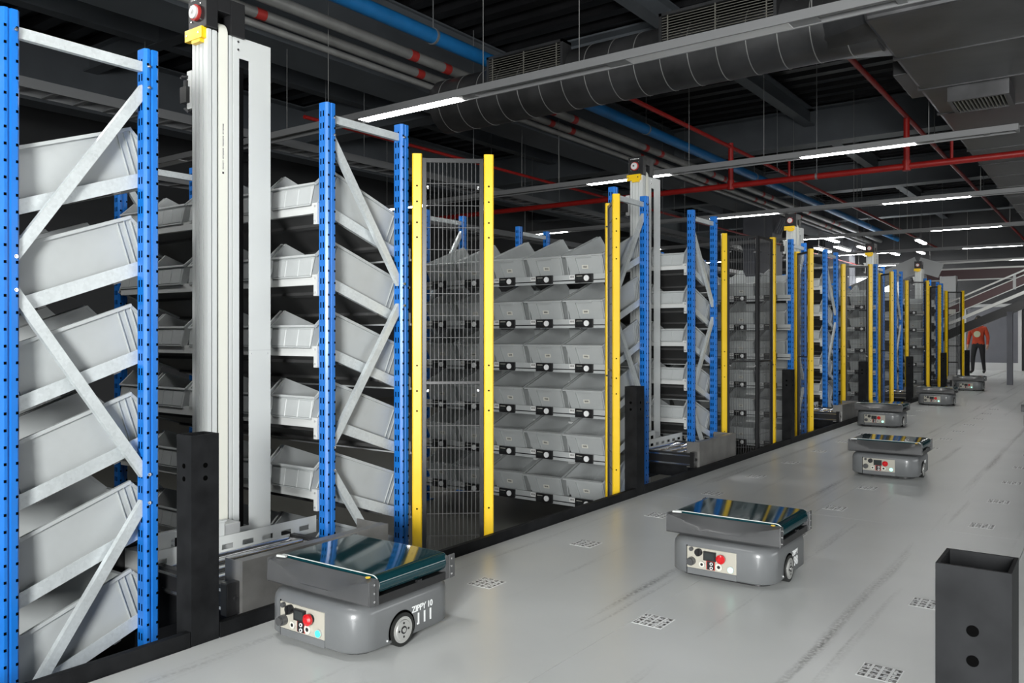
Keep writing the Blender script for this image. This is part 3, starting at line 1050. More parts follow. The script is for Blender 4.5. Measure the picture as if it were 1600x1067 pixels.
def fence(p0, p1, label, posts=(True, True), mids=()):
    p0, p1 = Vector((*p0, 0)), Vector((*p1, 0))
    f = empty('guard_fence', (p0.x, p0.y, LOW))
    tag(f, label, 'fence', 'yellow post guard fences')
    pts = [p0] + [Vector((*m, 0)) for m in mids] + [p1]
    base = Vector((p0.x, p0.y, LOW))

    def yellow(pt, ang):
        b = MB()
        h = 0.0275
        b.ext([(-h, -h + 0.006), (-h + 0.006, -h), (h - 0.006, -h), (h, -h + 0.006), (h, h - 0.006), (h - 0.006, h), (-h + 0.006, h), (-h, h - 0.006)], 0, FZ - LOW)
        b.box(-0.06, 0.06, -0.06, 0.06, 0, 0.008)
        o = ob('yellow_post', b.mesh('yellow_post', 'yellow_paint', smooth=30), f, (pt.x - base.x, pt.y - base.y, 0), (0, 0, ang))
        hb = MB()
        for z in (2.05, 1.96, 1.84, 1.755, 1.02, 0.875, 0.76, 0.2):
            zz = z - LOW
            for sx, sy in ((0, -1), (1, 0), (0, 1), (-1, 0)):
                c0 = Vector((sx * h, sy * h, zz))
                hb.cyl(c0, c0 + Vector((sx, sy, 0)) * 0.0006, 0.0055, 10)
        tag(ob('bolt_holes', hb.mesh('bolt_holes', 'black_hole'), o), kind='stuff')
    ang = math.atan2((pts[1] - pts[0]).y, (pts[1] - pts[0]).x)
    ang2 = math.atan2((pts[-1] - pts[-2]).y, (pts[-1] - pts[-2]).x)
    if posts[0]:
        yellow(p0, ang)
    if posts[1]:
        yellow(p1, ang2)
    for i in range(len(pts) - 1):
        a, c = pts[i], pts[i + 1]
        d = (c - a)
        Ln = d.length
        d.normalize()
        nrm = Vector((-d.y, d.x, 0))
        ia = 0.031
        ib = 0.031
        if i > 0:
            ia = 0.0
        if i < len(pts) - 2:
            ib = 0.0
        A = a + d * ia - base
        B = c - d * ib - base
        zb, zt = 0.20, FZ - 0.035 - LOW
        zm = 0.92 - LOW
        fm = MB()
        for e, sg in ((A, 1), (B, -1)):
            q = e + d * 0.011 * sg
            fm.bar((q.x, q.y, zb), (q.x, q.y, zt + 0.012), 0.028, 0.022, up=d)
        for z in (zb, zm, zt):
            fm.bar((A.x, A.y, z), (B.x, B.y, z), 0.02, 0.024 if z != zm else 0.014)
        ob('panel_frame', fm.mesh('panel_frame', 'dark_frame'), f)
        wm = MB()
        w0, w1 = 0.020, (B - A).length - 0.020
        nv = max(3, int(round((w1 - w0) / 0.024)))
        for k in range(1, nv):
            q = A + d * (w0 + (w1 - w0) * k / nv)
            wm.bar((q.x, q.y, zb), (q.x, q.y, zt), 0.0028, 0.0028, up=d)
        z = zb + 0.12
        while z < zt:
            qa, qb = A + d * w0 + nrm * 0.003, A + d * w1 + nrm * 0.003
            wm.bar((qa.x, qa.y, z), (qb.x, qb.y, z), 0.003, 0.003)
            z += 0.127
        tag(ob('wire_mesh', wm.mesh('wire_mesh', 'wire_steel'), f), kind='stuff')
        cl = MB()
        for z in (2.045 - LOW, 0.875 - LOW):
            for e, sg in ((A, 1), (B, -1)):
                for sn in (-1, 1):
                    q = e + d * 0.030 * sg + nrm * 0.018 * sn
                    cl.cyl((q.x, q.y, z), (q.x + nrm.x * 0.012 * sn, q.y + nrm.y * 0.012 * sn, z), 0.006, 8)
        tag(ob('clamp_bolts', cl.mesh('clamp_bolts', 'chrome', smooth=40), f), kind='stuff')
    return f


FL1 = ['angled mesh guard fence with two bright yellow posts left of the bin wall', 'double mesh guard fence with yellow posts right of the fourth rack',
       'mesh guard fence with yellow posts right of the sixth rack', 'mesh guard fence with yellow posts right of the eighth rack', 'last mesh guard fence with yellow posts before the grey column']
FL2 = ['mesh guard fence seen edge on at the third rack', 'mesh guard fence with yellow posts in front of the fifth rack',
       'mesh guard fence with yellow posts in front of the seventh rack', 'mesh guard fence with yellow posts in front of the ninth rack']
fence((-3.235, 3.475), (-2.922, 3.742), FL1[0])
fence((-3.24, 8.085), (-2.95, 8.72), FL1[1], mids=[(-2.955, 8.27)])
for s in (2, 3, 4):
    fence((-3.235, 3.475 + PITCH * s), (-2.922, 3.742 + PITCH * s), FL1[s])
fence((-2.975, 5.34), (-3.235, 5.69), FL2[0])
fence((-2.975, 10.16), (-3.22, 10.42), FL2[1])
for s in (2, 3):
    fence((-2.975, 5.45 + PITCH * s), (-3.21, 5.75 + PITCH * s), FL2[s])


# ------------------------------------------------------------------ robots
def rrect(hx0, hx1, hy0, hy1, r, z, n=6):
    pts = []
    for cx, cy, a0 in ((hx1 - r, hy1 - r, 0), (hx0 + r, hy1 - r, 90), (hx0 + r, hy0 + r, 180), (hx1 - r, hy0 + r, 270)):
        for k in range(n + 1):
            t = R(a0 + 90 * k / n)
            pts.append((cx + r * math.cos(t), cy + r * math.sin(t), z))
    return pts


BX, BY = 0.262, 0.280
rb = MB()
lv = [(0.022, 0.030), (0.026, 0.008), (0.034, 0.0), (0.150, 0.0), (0.170, 0.003), (0.184, 0.011), (0.193, 0.024), (0.197, 0.042)]
rb.rings([rrect(-BX + i, BX - i, -BY + i, BY - i, max(0.02, 0.10 - i * 0.6), z, 8) for z, i in lv])
BODY = rb.mesh('body', 'robot_grey', smooth=50)
SKIRT = MB().rings([rrect(-BX + 0.04, BX - 0.04, -BY + 0.04, BY - 0.04, 0.07, z, 6) for z in (0.010, 0.026)]).mesh('underside', 'black_plastic')
TURN = MB().cyl((0, 0, 0.195), (0, 0, 0.215), 0.17, 32).mesh('turntable', 'black_plastic', smooth=40)
lid = MB().box(-0.158, 0.092, -BY - 0.002, -BY + 0.004, 0.028, 0.056).mesh('lower_lid', 'robot_grey')
gap = MB().box(-0.162, -0.158, -BY - 0.0012, -BY + 0.004, 0.028, 0.165).mesh('panel_gap', 'black_hole')
pan = MB().box(-0.158, 0.092, -BY - 0.003, -BY + 0.004, 0.058, 0.160).mesh('control_panel', 'panel_beige', bevel=0.001)
YP = -BY - 0.003


def on_panel(items):
    b = MB()
    for (x, z, r, ln, m) in items:
        b.cyl((x, YP, z), (x, YP - ln, z), r, 18, m)
    return b


estop = on_panel([(0.018, 0.126, 0.017, 0.012, 1), (0.010, 0.126, 0.0165, 0.022, 0)])
estop = MB().cyl((0.022, YP, 0.126), (0.022, YP - 0.014, 0.126), 0.0165, 20, 1).cyl((0.022, YP - 0.014, 0.126), (0.022, YP - 0.024, 0.126), 0.022, 24, 0).cyl((0.022, YP - 0.024, 0.126), (0.022, YP - 0.030, 0.126), 0.020, 24, 0, r2=0.012)
ESTOP = estop.mesh('emergency_stop', ['red_plastic', 'black_plastic'], smooth=35)
disp = MB().box(-0.070, -0.008, YP - 0.010, YP, 0.106, 0.150, 0).box(-0.064, -0.016, YP - 0.0106, YP - 0.0098, 0.112, 0.144, 1).mesh('display', ['black_plastic', 'lcd'])
KEY = MB().cyl((-0.095, YP, 0.140), (-0.095, YP - 0.018, 0.140), 0.018, 16).box(-0.099, -0.091, YP - 0.026, YP - 0.016, 0.124, 0.156).mesh('key_switch', 'black_plastic', smooth=35)
KNOB = MB().cyl((-0.132, YP, 0.092), (-0.132, YP - 0.020, 0.092), 0.020, 16).cyl((-0.132, YP - 0.020, 0.092), (-0.132, YP - 0.032, 0.092), 0.016, 16).mesh('socket_cap', 'robot_trim', smooth=35)
KNOB2 = MB().cyl((-0.134, YP, 0.150), (-0.134, YP - 0.012, 0.150), 0.010, 14).mesh('socket_cap', 'robot_trim', smooth=35)
CON = MB().cyl((-0.078, YP, 0.084), (-0.078, YP - 0.010, 0.084), 0.014, 16, 0).cyl((-0.078, YP - 0.010, 0.084), (-0.078, YP - 0.0105, 0.084), 0.007, 12, 2)
CON.cyl((0.008, YP, 0.084), (0.008, YP - 0.010, 0.084), 0.017, 16, 0).cyl((0.008, YP - 0.010, 0.084), (0.008, YP - 0.0105, 0.084), 0.008, 12, 2)
CON.box(-0.058, -0.014, YP - 0.002, YP, 0.062, 0.106, 1).box(-0.052, -0.018, YP - 0.006, YP - 0.001, 0.064, 0.102, 2)
for z in (0.073, 0.093):
    CON.cyl((-0.030, YP - 0.006, z), (-0.030, YP - 0.009, z), 0.0075, 14, 3).cyl((-0.030, YP - 0.009, z), (-0.030, YP - 0.0094, z), 0.0045, 12, 2)
CON = CON.mesh('charge_socket', ['paper', 'red_label', 'black_plastic', 'white_ink'], smooth=35)
LAMP1 = MB().cyl((0.066, YP, 0.080), (0.066, YP - 0.008, 0.080), 0.0155, 20, 1).cyl((0.066, YP - 0.008, 0.080), (0.066, YP - 0.011, 0.080), 0.013, 20, 0)
LAMP_T = LAMP1.mesh('start_lamp', ['teal_lamp', 'mast_grey'], smooth=35)
LAMP_G = LAMP1.mesh('start_lamp', ['green_lamp', 'mast_grey'], smooth=35)

wh = MB()
wy, wz, wr = -0.045, 0.066, 0.064
for sx in (1,):
    x0 = BX - 0.03
    wh.cyl((x0, wy, wz), (BX + 0.006, wy, wz), wr, 32, 0)
WHEEL = wh.mesh('wheel', 'rubber', smooth=40)
hb = MB()
hb.cyl((BX + 0.006, wy, wz), (BX + 0.008, wy, wz), 0.050, 32, 0)
hb.cyl((BX + 0.008, wy, wz), (BX + 0.011, wy, wz), 0.040, 28, 0, r2=0.037)
hb.cyl((BX + 0.011, wy, wz), (BX + 0.013, wy, wz), 0.015, 16, 1).cyl((BX + 0.013, wy, wz), (BX + 0.015, wy, wz), 0.009, 12, 0)
for a in range(4):
    t = R(90 * a + 90)
    hb.cyl((BX + 0.011, wy + 0.026 * math.cos(t), wz + 0.026 * math.sin(t)), (BX + 0.0125, wy + 0.026 * math.cos(t), wz + 0.026 * math.sin(t)), 0.0045, 8, 1)
HUB = hb.mesh('wheel_hub', ['wheel_hub', 'dark_frame'], smooth=40)
arch = MB()
ring = []
for k in range(33):
    t = R(-20 + 220 * k / 32)
    ring.append(t)
for k in range(32):
    a0, a1 = ring[k], ring[k + 1]
    arch.add([(BX + 0.001, wy + rr * math.cos(a), wz + rr * math.sin(a)) for a, rr in ((a0, wr), (a1, wr), (a1, wr + 0.009), (a0, wr + 0.009))], [(0, 1, 2, 3)])
ARCH = arch.mesh('wheel_gap', 'black_hole')
WHEEL2 = MB().cyl((-BX + 0.03, wy, wz), (-BX - 0.006, wy, wz), wr, 32).mesh('wheel', 'rubber', smooth=40)
CASTOR = []
for (cx, cy) in ((-0.1, 0.2), (0.1, 0.2), (-0.1, -0.2), (0.1, -0.2)):
    CASTOR.append(MB().cyl((cx - 0.01, cy, 0.02), (cx + 0.01, cy, 0.02), 0.02, 14).mesh('castor', 'rubber', smooth=40))
scw = MB()
for (y_, z_) in ((-0.125, 0.045), (0.045, 0.062)):
    scw.cyl((BX, y_, z_), (BX + 0.002, y_, z_), 0.004, 10)
SCREW = scw.mesh('screw', 'white_ink')

# deck: belt loop, side fairings, end plates, cross bars
DX, DY0, DY1 = 0.285, -0.2375, 0.2375
rl = 0.036
loop = []
zc_ = 0.272
for k in range(13):
    t = R(90 - 180 * k / 12)
    loop.append((DX - rl + rl * math.cos(t), zc_ + rl * math.sin(t)))
for k in range(13):
    t = R(-90 - 180 * k / 12)
    loop.append((-DX + rl + rl * math.cos(t), zc_ + rl * math.sin(t)))
bl = MB()
bl.rings([[(x, -0.188, z) for x, z in loop], [(x, 0.205, z) for x, z in loop]])
BELT = bl.mesh('belt', 'robot_belt', smooth=40)
BEDGE = []
inner = []
for x, z in loop:
    v = Vector((x, z - zc_))
    inner.append((x * 0.985, zc_ + (z - zc_) * 0.90))
for yy in (-0.1885, 0.2055):
    nn = len(loop)
    be = MB()
    be.add([(x, yy, z) for x, z in loop] + [(x, yy, z) for x, z in inner], [(k, (k + 1) % nn, nn + (k + 1) % nn, nn + k) for k in range(nn)])
    BEDGE.append(be.mesh('belt_edge', 'belt_edge'))


def fairing(sgn):
    b = MB()
    secs = []
    n = 22
    for i in range(n + 1):
        u = i / n
        x = -DX + 2 * DX * u
        q = math.sin(math.pi * u)                   # 0 at the ends, 1 mid length
        yo = -0.2475 - 0.006 * q
        ztop_ = 0.298 - 0.002 * q
        scoop = 0.058 * max(0.0, q) ** 1.1            # the outer shoulder dips mid length
        bot = 0.204 + 0.000 * q
        sec = [(yo + 0.012, bot), (yo, bot + 0.010), (yo - 0.000, bot + 0.03), (yo + 0.004, ztop_ - 0.018 - scoop * 0.85), (yo + 0.012, ztop_ - 0.004 - scoop * 0.80),
               (-0.222, ztop_ - 0.004 - scoop * 0.55), (-0.205, ztop_ - scoop * 0.12), (-0.196, ztop_), (-0.192, ztop_ - 0.01), (-0.192, bot)]
        secs.append([(x, y if sgn < 0 else -y, z) for y, z in sec])
    b.rings(secs)
    return b.mesh('side_fairing', 'robot_trim', smooth=38)


FAIR_A, FAIR_B = fairing(-1), fairing(1)
EPLATE = []
for sx in (-1, 1):
    for sy in (-1, 1):
        EPLATE.append(MB().box(sx * DX - 0.003, sx * DX + 0.003, sy * 0.2445 - (0.0 if sy < 0 else 0.034), sy * 0.2445 + (0.034 if sy < 0 else 0.0), 0.206, 0.300).mesh('end_plate', 'robot_trim', bevel=0.002))
EBOLT = []
for sx in (-1, 1):
    for yy in (-0.221, 0.221):
        ebt = MB()
        for z in (0.222, 0.253, 0.284):
            ebt.cyl((sx * (DX + 0.003), yy, z), (sx * (DX + 0.006), yy, z), 0.0045, 10)
        EBOLT.append(ebt.mesh('end_bolts', 'chrome', smooth=40))
cb = MB().box(-DX + 0.002, -DX + 0.012, -0.20, 0.205, 0.203, 0.234).box(DX - 0.012, DX - 0.002, -0.20, 0.205, 0.203, 0.234).box(-DX + 0.02, DX - 0.02, -0.19, 0.19, 0.206, 0.230).box(DX - 0.012, DX + 0.0, 0.02, 0.045, 0.234, 0.242)
CROSS = cb.mesh('cross_bar', 'dark_frame')
mk = MB().cyl((DX - 0.045, -0.203, 0.2985), (DX - 0.045, -0.203, 0.3015), 0.010, 14).mesh('corner_marker', 'yellow_paint')
clip = MB().bar((-DX + 0.015, -0.208, 0.303), (-DX + 0.06, -0.200, 0.304), 0.012, 0.008).mesh('belt_clip', 'belt_edge')

TXT_NAME = text_mesh('ZIPPY 10', 0.034, 'white_ink', squeeze=0.95)
TXT_NAME2 = text_mesh('ZIPPY', 0.034, 'white_ink')
TXT_111 = text_mesh('111', 0.062, 'white_ink', squeeze=1.15)
TXT_98 = text_mesh('98', 0.062, 'white_ink')
ROT_SIDE = (R(90), 0, R(90))


def robot(x, y, rz, label, num=None, nm=None, lamp=None):
    r = empty('sorting_robot', (x, y, 0), (0, 0, R(rz)))
    tag(r, label, 'robot', 'belt topped sorting robots')
    body = ob('body', BODY, r)
    for nme, me in (('wheel_gap', ARCH), ('panel_gap', gap), ('lower_lid', lid)):
        ob(nme, me, body)
    tag(ob('screws', SCREW, body), kind='stuff')
    ob('underside', SKIRT, r)
    ob('turntable', TURN, r)
    cp = ob('control_panel', pan, r)
    for nme, me in (('emergency_stop', ESTOP), ('display', disp), ('key_switch', KEY), ('socket_cap', KNOB), ('socket_cap', KNOB2), ('charge_socket', CON), ('start_lamp', lamp or LAMP_G)):
        ob(nme, me, cp)
    w_ = ob('wheel', WHEEL, r)
    ob('wheel_hub', HUB, w_)
    ob('wheel', WHEEL2, r)
    for q in CASTOR:
        ob('castor', q, r)
    b_ = ob('belt', BELT, r)
    for q in BEDGE:
        ob('belt_edge', q, b_)
    ob('belt_clip', clip, b_)
    fa = ob('side_fairing', FAIR_A, r)
    ob('corner_marker', mk, fa)
    ob('side_fairing', FAIR_B, r)
    for ep, eb in zip(EPLATE, EBOLT):
        e_ = ob('end_plate', ep, r)
        tag(ob('end_bolts', eb, e_), kind='stuff')
    ob('cross_bar', CROSS, r)
    if nm:
        ob('lettering', nm, body, (BX + 0.0005, 0.012, 0.112), ROT_SIDE)
    if num:
        tag(ob('number', num, body, (BX + 0.0005, 0.035, 0.060), ROT_SIDE), kind='stuff')
    return r


robot(-2.470, 2.325, 1.0, 'grey belt topped robot numbered 111, largest in the foreground', TXT_111, TXT_NAME, LAMP_T)
robot(-1.535, 4.035, 0, 'grey belt topped robot numbered 98 on the deck', TXT_98, TXT_NAME2)
robot(-1.555, 7.60, 0, 'grey belt topped robot third from the camera, directly behind number 98', None, TXT_NAME2)
robot(-2.46, 11.55, 0, 'grey belt topped robot fourth from the camera, beside a black post')
robot(-2.44, 15.55, 0, 'grey belt topped robot fifth from the camera')
robot(-2.50, 19.95, 0, 'grey belt topped robot sixth and farthest from the camera')
robot(-0.68, 12.55, 0, 'grey belt topped robot cut off by the right picture edge')

# ------------------------------------------------------------------ floor tags: printed squares of a 4 x 4 grid
tg = MB()
h = 0.068
tg.box(-h, h, -h, h, 0.0, 0.0008, 0)
step = 2 * h / 4
random.seed(11)
for i in range(4):
    for j in range(4):
        x0, y0 = -h + i * step + 0.005, -h + j * step + 0.005
        w_ = step - 0.010
        tg.box(x0, x0 + w_, y0, y0 + w_, 0.0008, 0.0012, 1)
        for q in range(3):
            a_, b_ = random.uniform(0, w_ * 0.55), random.uniform(0, w_ * 0.6)
            tg.box(x0 + a_, x0 + a_ + w_ * 0.4, y0 + b_, y0 + b_ + w_ * 0.35, 0.0012, 0.0014, 2 if q == 1 else 0)
mat('tag_grey', (0.22, 0.22, 0.215), 0.5)
FTAG = tg.mesh('floor_tag', ['white_ink', 'tag_grey', 'black_ink'])
LN = ['the lane beside the kerb', 'the second lane from the kerb', 'the third lane from the kerb', 'the fourth lane from the kerb', 'the fifth lane']
for i, x in enumerate(TAG_X[:4]):
    for j in range(-1, 14):
        o = ob('floor_tag', FTAG, None, (x, 3.11 + 0.92 * j, 0.0002))
        tag(o, 'white printed floor tag, %s in %s' % (['first', 'second', 'third', 'fourth', 'fifth', 'sixth', 'seventh', 'eighth', 'ninth', 'tenth', 'eleventh', 'twelfth', 'thirteenth', 'fourteenth', 'fifteenth'][j + 1], LN[i]),
            'floor tag', 'printed tags on the robot deck')

# ------------------------------------------------------------------ ceiling services
BZ = 3.46
BATT_Y = [6.0 + PITCH * i for i in range(6)] + [6.0 - PITCH, 6.0 - 2 * PITCH]
bl_names = ['nearest in view and', 'second in view and second', 'third in view and third', 'fourth in view and fourth', 'fifth in view and fifth', 'sixth in view and sixth', 'overhead and out of view, first back', 'behind and out of view, second back']
for i, yv in enumerate(BATT_Y):
    e = empty('light_batten', (-5.0, yv, BZ))
    tag(e, 'long grey hanging light batten, %s from the camera' % bl_names[i] if i > 5 else 'long grey hanging light batten, %s from the camera' % ['nearest', 'second', 'third', 'fourth', 'fifth', 'sixth'][i], 'ceiling light', 'hanging light battens')
    x0, x1 = (-13.0 if i == 0 else -13.0) + 5, -0.85 + 5
    b = MB()
    hw_ = 0.085
    b.box(x0, x1, -hw_, hw_, 0.035, 0.050).box(x0, x1, -hw_, -hw_ + 0.015, -0.02, 0.035).box(x0, x1, hw_ - 0.015, hw_, -0.02, 0.035)
    b.box(x1 - 0.03, x1, -hw_ + 0.015, hw_ - 0.015, -0.02, 0.035)
    segs = [(-11.0, -9.7, i > 0), (-6.36, -5.05, True), (-3.22, -1.9, i > 0)]
    for (sa, sb, on) in segs:
        b.box(sa + 5 - 0.20, sa + 5, -hw_ + 0.015, hw_ - 0.015, -0.012, -0.006)
        b.box(sb + 5, sb + 5 + 0.20, -hw_ + 0.015, hw_ - 0.015, -0.012, -0.006)
    b.box(x1 - 0.34, x1 - 0.28, -hw_ + 0.015, hw_ - 0.015, -0.012, -0.006)
    b.box(x0, x1, -0.012, 0.012, 0.0, 0.01)
    ob('housing', b.mesh('housing', 'batten_grey'), e)
    for (sa, sb, on) in segs:
        ob('lamp_panel', MB().box(sa + 5, sb + 5, -hw_ + 0.015, hw_ - 0.015, -0.018, -0.006).mesh('lamp_panel', 'led_panel' if on else 'diffuser_off'), e)
    for xx in (-10.6, -7.6, -6.9, -4.75, -3.7, -1.75):
        ob('hanger_wire', MB().cyl((xx + 5, 0, 0.050), (xx + 5, 0, cz - BZ), 0.004, 6).mesh('hanger_wire', 'pipe_grey'), e)


def pipe(name, p, q, r, m, label, cat, bands=(), hang=(), bandm='red_label', n=16):
    o = empty(name, p)
    tag(o, label, cat)
    p, q = Vector(p), Vector(q)
    d = (q - p).normalized()
    ob('pipe', MB().cyl((0, 0, 0), q - p, r, n).mesh('pipe', m, smooth=40), o)
    for b_ in bands:
        ob('red_band', MB().cyl(d * b_, d * (b_ + 0.12), r * 1.04, n).mesh('red_band', bandm, smooth=40), o)
    for h_ in hang:
        c = d * h_
        ob('hanger', MB().cyl(c, c + Vector((0, 0, cz - 0.01 - p.z)), 0.006, 6).cyl(c - d * 0.015, c + d * 0.015, r * 1.12, n).mesh('hanger', 'tray_grey'), o)
    return o


pipe('water_pipe', (-6.18, -3.9, 4.55), (-6.18, 31.4, 4.55), 0.083, 'pipe_blue', 'bright blue water pipe running along the ceiling', 'pipe', hang=(6, 10.8, 16, 21, 26, 31))
bands = [5.0 + 1.5 * i + (-0.9 if i % 2 else 0) for i in range(19)]
pipe('conduit_pipe', (-6.74, -3.9, 4.52), (-6.74, 31.4, 4.52), 0.062, 'pipe_grey', 'grey metal pipe with red bands next to the blue pipe', 'pipe', bands=bands, hang=(8, 14, 20, 26, 32))
pipe('conduit_pipe', (-7.10, -3.9, 4.50), (-7.10, 31.4, 4.50), 0.056, 'pipe_grey', 'grey metal pipe with red bands nearest the big beam', 'pipe', bands=[b + 0.5 for b in bands], hang=(8, 14, 20, 26, 32))
pipe('conduit_pipe', (-6.92, -3.9, 4.30), (-6.92, 31.4, 4.30), 0.036, 'pipe_grey', 'thin grey pipe below the red banded pipes', 'pipe')
pipe('fire_pipe', (-4.80, 8.42, 4.10), (-4.80, 31.4, 4.10), 0.030, 'pipe_red', 'red sprinkler pipe running beside the blue pipe', 'pipe', hang=(6, 12, 18, 24))
pipe('fire_pipe', (-2.30, 8.42, 4.18), (-2.30, 31.4, 4.18), 0.032, 'pipe_red', 'red sprinkler pipe running along the big duct', 'pipe', hang=(6, 12))
pipe('fire_pipe', (-7.3, 6.0, 3.63), (-7.3, 31.4, 3.63), 0.022, 'pipe_red', 'thin red sprinkler pipe above the racks', 'pipe', hang=(3, 9, 15))
fp = pipe('fire_pipe', (-14.5, 12.25, 3.50), (6.5, 12.25, 3.50), 0.045, 'pipe_red', 'thick red fire main crossing below the ceiling', 'pipe', hang=(5, 11.0))
for xx, y1 in ((-4.80, 0), (-2.30, 0)):
    ob('riser', MB().cyl((xx + 14.5, 0, 0), (xx + 14.5, 0, 0.66), 0.040, 14).cyl((xx + 14.5, 0, -0.06), (xx + 14.5, 0, 0.08), 0.055, 14).mesh('riser', 'pipe_red', smooth=40), fp)
for xx in (-3.9, -1.75, -6.2):
    ob('sprinkler_head', MB().cyl((xx + 14.5, 0, 0.04), (xx + 14.5, 0, 0.30), 0.02, 10).cyl((xx + 14.5, 0, 0.28), (xx + 14.5, 0, 0.36), 0.028, 10).mesh('sprinkler_head', 'pipe_red', smooth=40), fp)


def tray(x, z, label):
    o = empty('cable_tray', (x, -4, z))
    tag(o, label, 'cable tray')
    b = MB()
    b.box(-0.15, -0.14, 0, 35.4, 0, 0.10).box(0.14, 0.15, 0, 35.4, 0, 0.10)
    ob('side_rails', b.mesh('side_rails', 'tray_grey'), o)
    rg = MB()
    for k in range(113):
        rg.box(-0.14, 0.14, k * 0.31 + 0.1, k * 0.31 + 0.14, 0.0, 0.015)
    tag(ob('rungs', rg.mesh('rungs', 'tray_grey'), o), kind='stuff')
    for k in range(7):
        ob('hanger', MB().cyl((0.145, 2 + k * 5, 0.1), (0.145, 2 + k * 5, cz - z), 0.005, 6).mesh('hanger', 'tray_grey'), o)


tray(-8.6, 3.58, 'grey ladder cable tray above the leftmost rack')
tray(-9.4, 3.05, 'grey ladder cable tray deeper behind the racks')

# round duct with outlet boxes, joining the big rectangular duct
DYC, DZC, DR = 7.95, 4.10, 0.33
du = empty('air_duct', (-6.9, DYC, DZC))
tag(du, 'round foil wrapped air duct crossing above the nearest light batten', 'duct')
ob('duct_tube', MB().cyl((0, 0, 0), (5.2, 0, 0), DR, 32).mesh('duct_tube', 'duct_wrap', smooth=40), du)
for k in range(0, 17):
    ob('seam_ring', MB().cyl((0.15 + k * 0.3, 0, 0), (0.158 + k * 0.3, 0, 0), DR + 0.004, 32).mesh('seam_ring', 'pipe_grey', smooth=40), du)


def outlet(xc, wdt, ht=0.44):
    b = MB()
    x0, x1 = xc - wdt / 2, xc + wdt / 2
    y0, y1 = -DR - 0.04, -DR + 0.14
    t = 0.03
    b.box(x0, x1, y0, y1, ht / 2 - t, ht / 2).box(x0, x1, y0, y1, -ht / 2, -ht / 2 + t)
    b.box(x0, x0 + t, y0, y1, -ht / 2, ht / 2).box(x1 - t, x1, y0, y1, -ht / 2, ht / 2)
    o_ = ob('outlet_box', b.mesh('outlet_box', 'duct_wrap'), du, (0, 0, 0.13))
    ob('dark_back', MB().box(x0 + t, x1 - t, y1 - 0.05, y1 - 0.04, -ht / 2 + t, ht / 2 - t).mesh('dark_back', 'black_hole'), o_)
    nl = 14
    for k in range(nl):
        z = -ht / 2 + t + (ht - 2 * t) * (k + 0.5) / nl
        ob('louvre', MB().bar((x0 + t, y0 + 0.025, z), (x1 - t, y0 + 0.025, z), 0.03, 0.006, up=(0, -0.5, 1)).mesh('louvre', 'grille'), o_)
    for k in (0.08, 0.5, 0.92):
        x = x0 + wdt * k
        ob('louvre_post', MB().box(x - 0.006, x + 0.006, y0 + 0.002, y0 + 0.012, -ht / 2 + t, ht / 2 - t).mesh('louvre_post', 'grille'), o_)


outlet(6.9 - 5.42, 1.06)
outlet(6.9 - 3.13, 1.20)

bd = empty('air_duct', (-0.4, 7.2, 3.80))
tag(bd, 'big rectangular foil wrapped air duct at the upper right', 'duct')
b = MB()
hw = 1.28
b.box(-hw, hw, 0.0, 24.2, 0, 0.85)
ob('duct_box', b.mesh('duct_box', 'duct_wrap', bevel=0.03), bd)
b = MB()
b.rings([[(-hw - 0.45, 0.75 + DR * math.cos(R(a)), 0.30 + DR * math.sin(R(a))) for a in range(0, 360, 20)],
         [(-hw + 0.05, 0.75 + 0.55 * max(-1, min(1, 1.4 * math.cos(R(a)))), 0.42 + 0.40 * max(-1, min(1, 1.4 * math.sin(R(a))))) for a in range(0, 360, 20)]])
ob('transition', b.mesh('transition', 'duct_wrap', smooth=40), bd)
for k in range(1, 20):
    ob('flange', MB().box(-hw - 0.012, hw + 0.012, k * 1.2 - 0.012, k * 1.2 + 0.012, -0.012, 0.86).mesh('flange', 'duct_wrap'), bd)
g = ob('outlet_box', MB().box(-1.02, -0.98, 2.45, 3.05, -0.16, 0).box(-0.5, -0.46, 2.45, 3.05, -0.16, 0).box(-0.98, -0.5, 2.45, 2.49, -0.16, 0).box(-0.98, -0.5, 3.01, 3.05, -0.16, 0).mesh('outlet_box', 'duct_wrap'), bd)
ob('dark_back', MB().box(-0.98, -0.5, 2.49, 3.01, -0.02, -0.014).mesh('dark_back', 'black_hole'), g)
for k in range(14):
    x = -0.97 + k * 0.035
    ob('louvre', MB().box(x, x + 0.012, 2.49, 3.01, -0.155, -0.12).mesh('louvre', 'grille'), g)
g = ob('side_outlet', MB().box(-hw - 0.16, -hw, 1.9, 2.9, 0.05, 0.40).mesh('side_outlet', 'duct_wrap', bevel=0.01), bd)

# far lamps along the aisle
fl_names = ['first', 'second', 'third', 'fourth', 'fifth', 'sixth', 'seventh', 'eighth', 'ninth']
for i, (x, y, ln) in enumerate(((-7.6, 26.5, 1.6), (-7.0, 26.5, 1.6), (-6.4, 26.8, 1.6), (-6.0, 29.3, 1.2), (-5.2, 29.3, 1.2), (-6.9, 29.0, 1.2), (-4.6, 26.0, 1.2), (-6.6, 24.0, 1.2))):
    e = empty('tube_light', (x, y, 3.9))
    tag(e, 'small far ceiling tube light, %s of the distant cluster' % fl_names[i], 'ceiling light', 'distant ceiling lights')
    ob('tube', MB().box(-0.05, 0.05, 0, ln, 0, 0.03).mesh('tube', 'led_panel'), e)
    ob('housing', MB().box(-0.08, 0.08, -0.05, ln + 0.05, 0.03, 0.09).cyl((0, ln / 2, 0.09), (0, ln / 2, cz - 3.9), 0.006, 6).mesh('housing', 'batten_grey'), e)

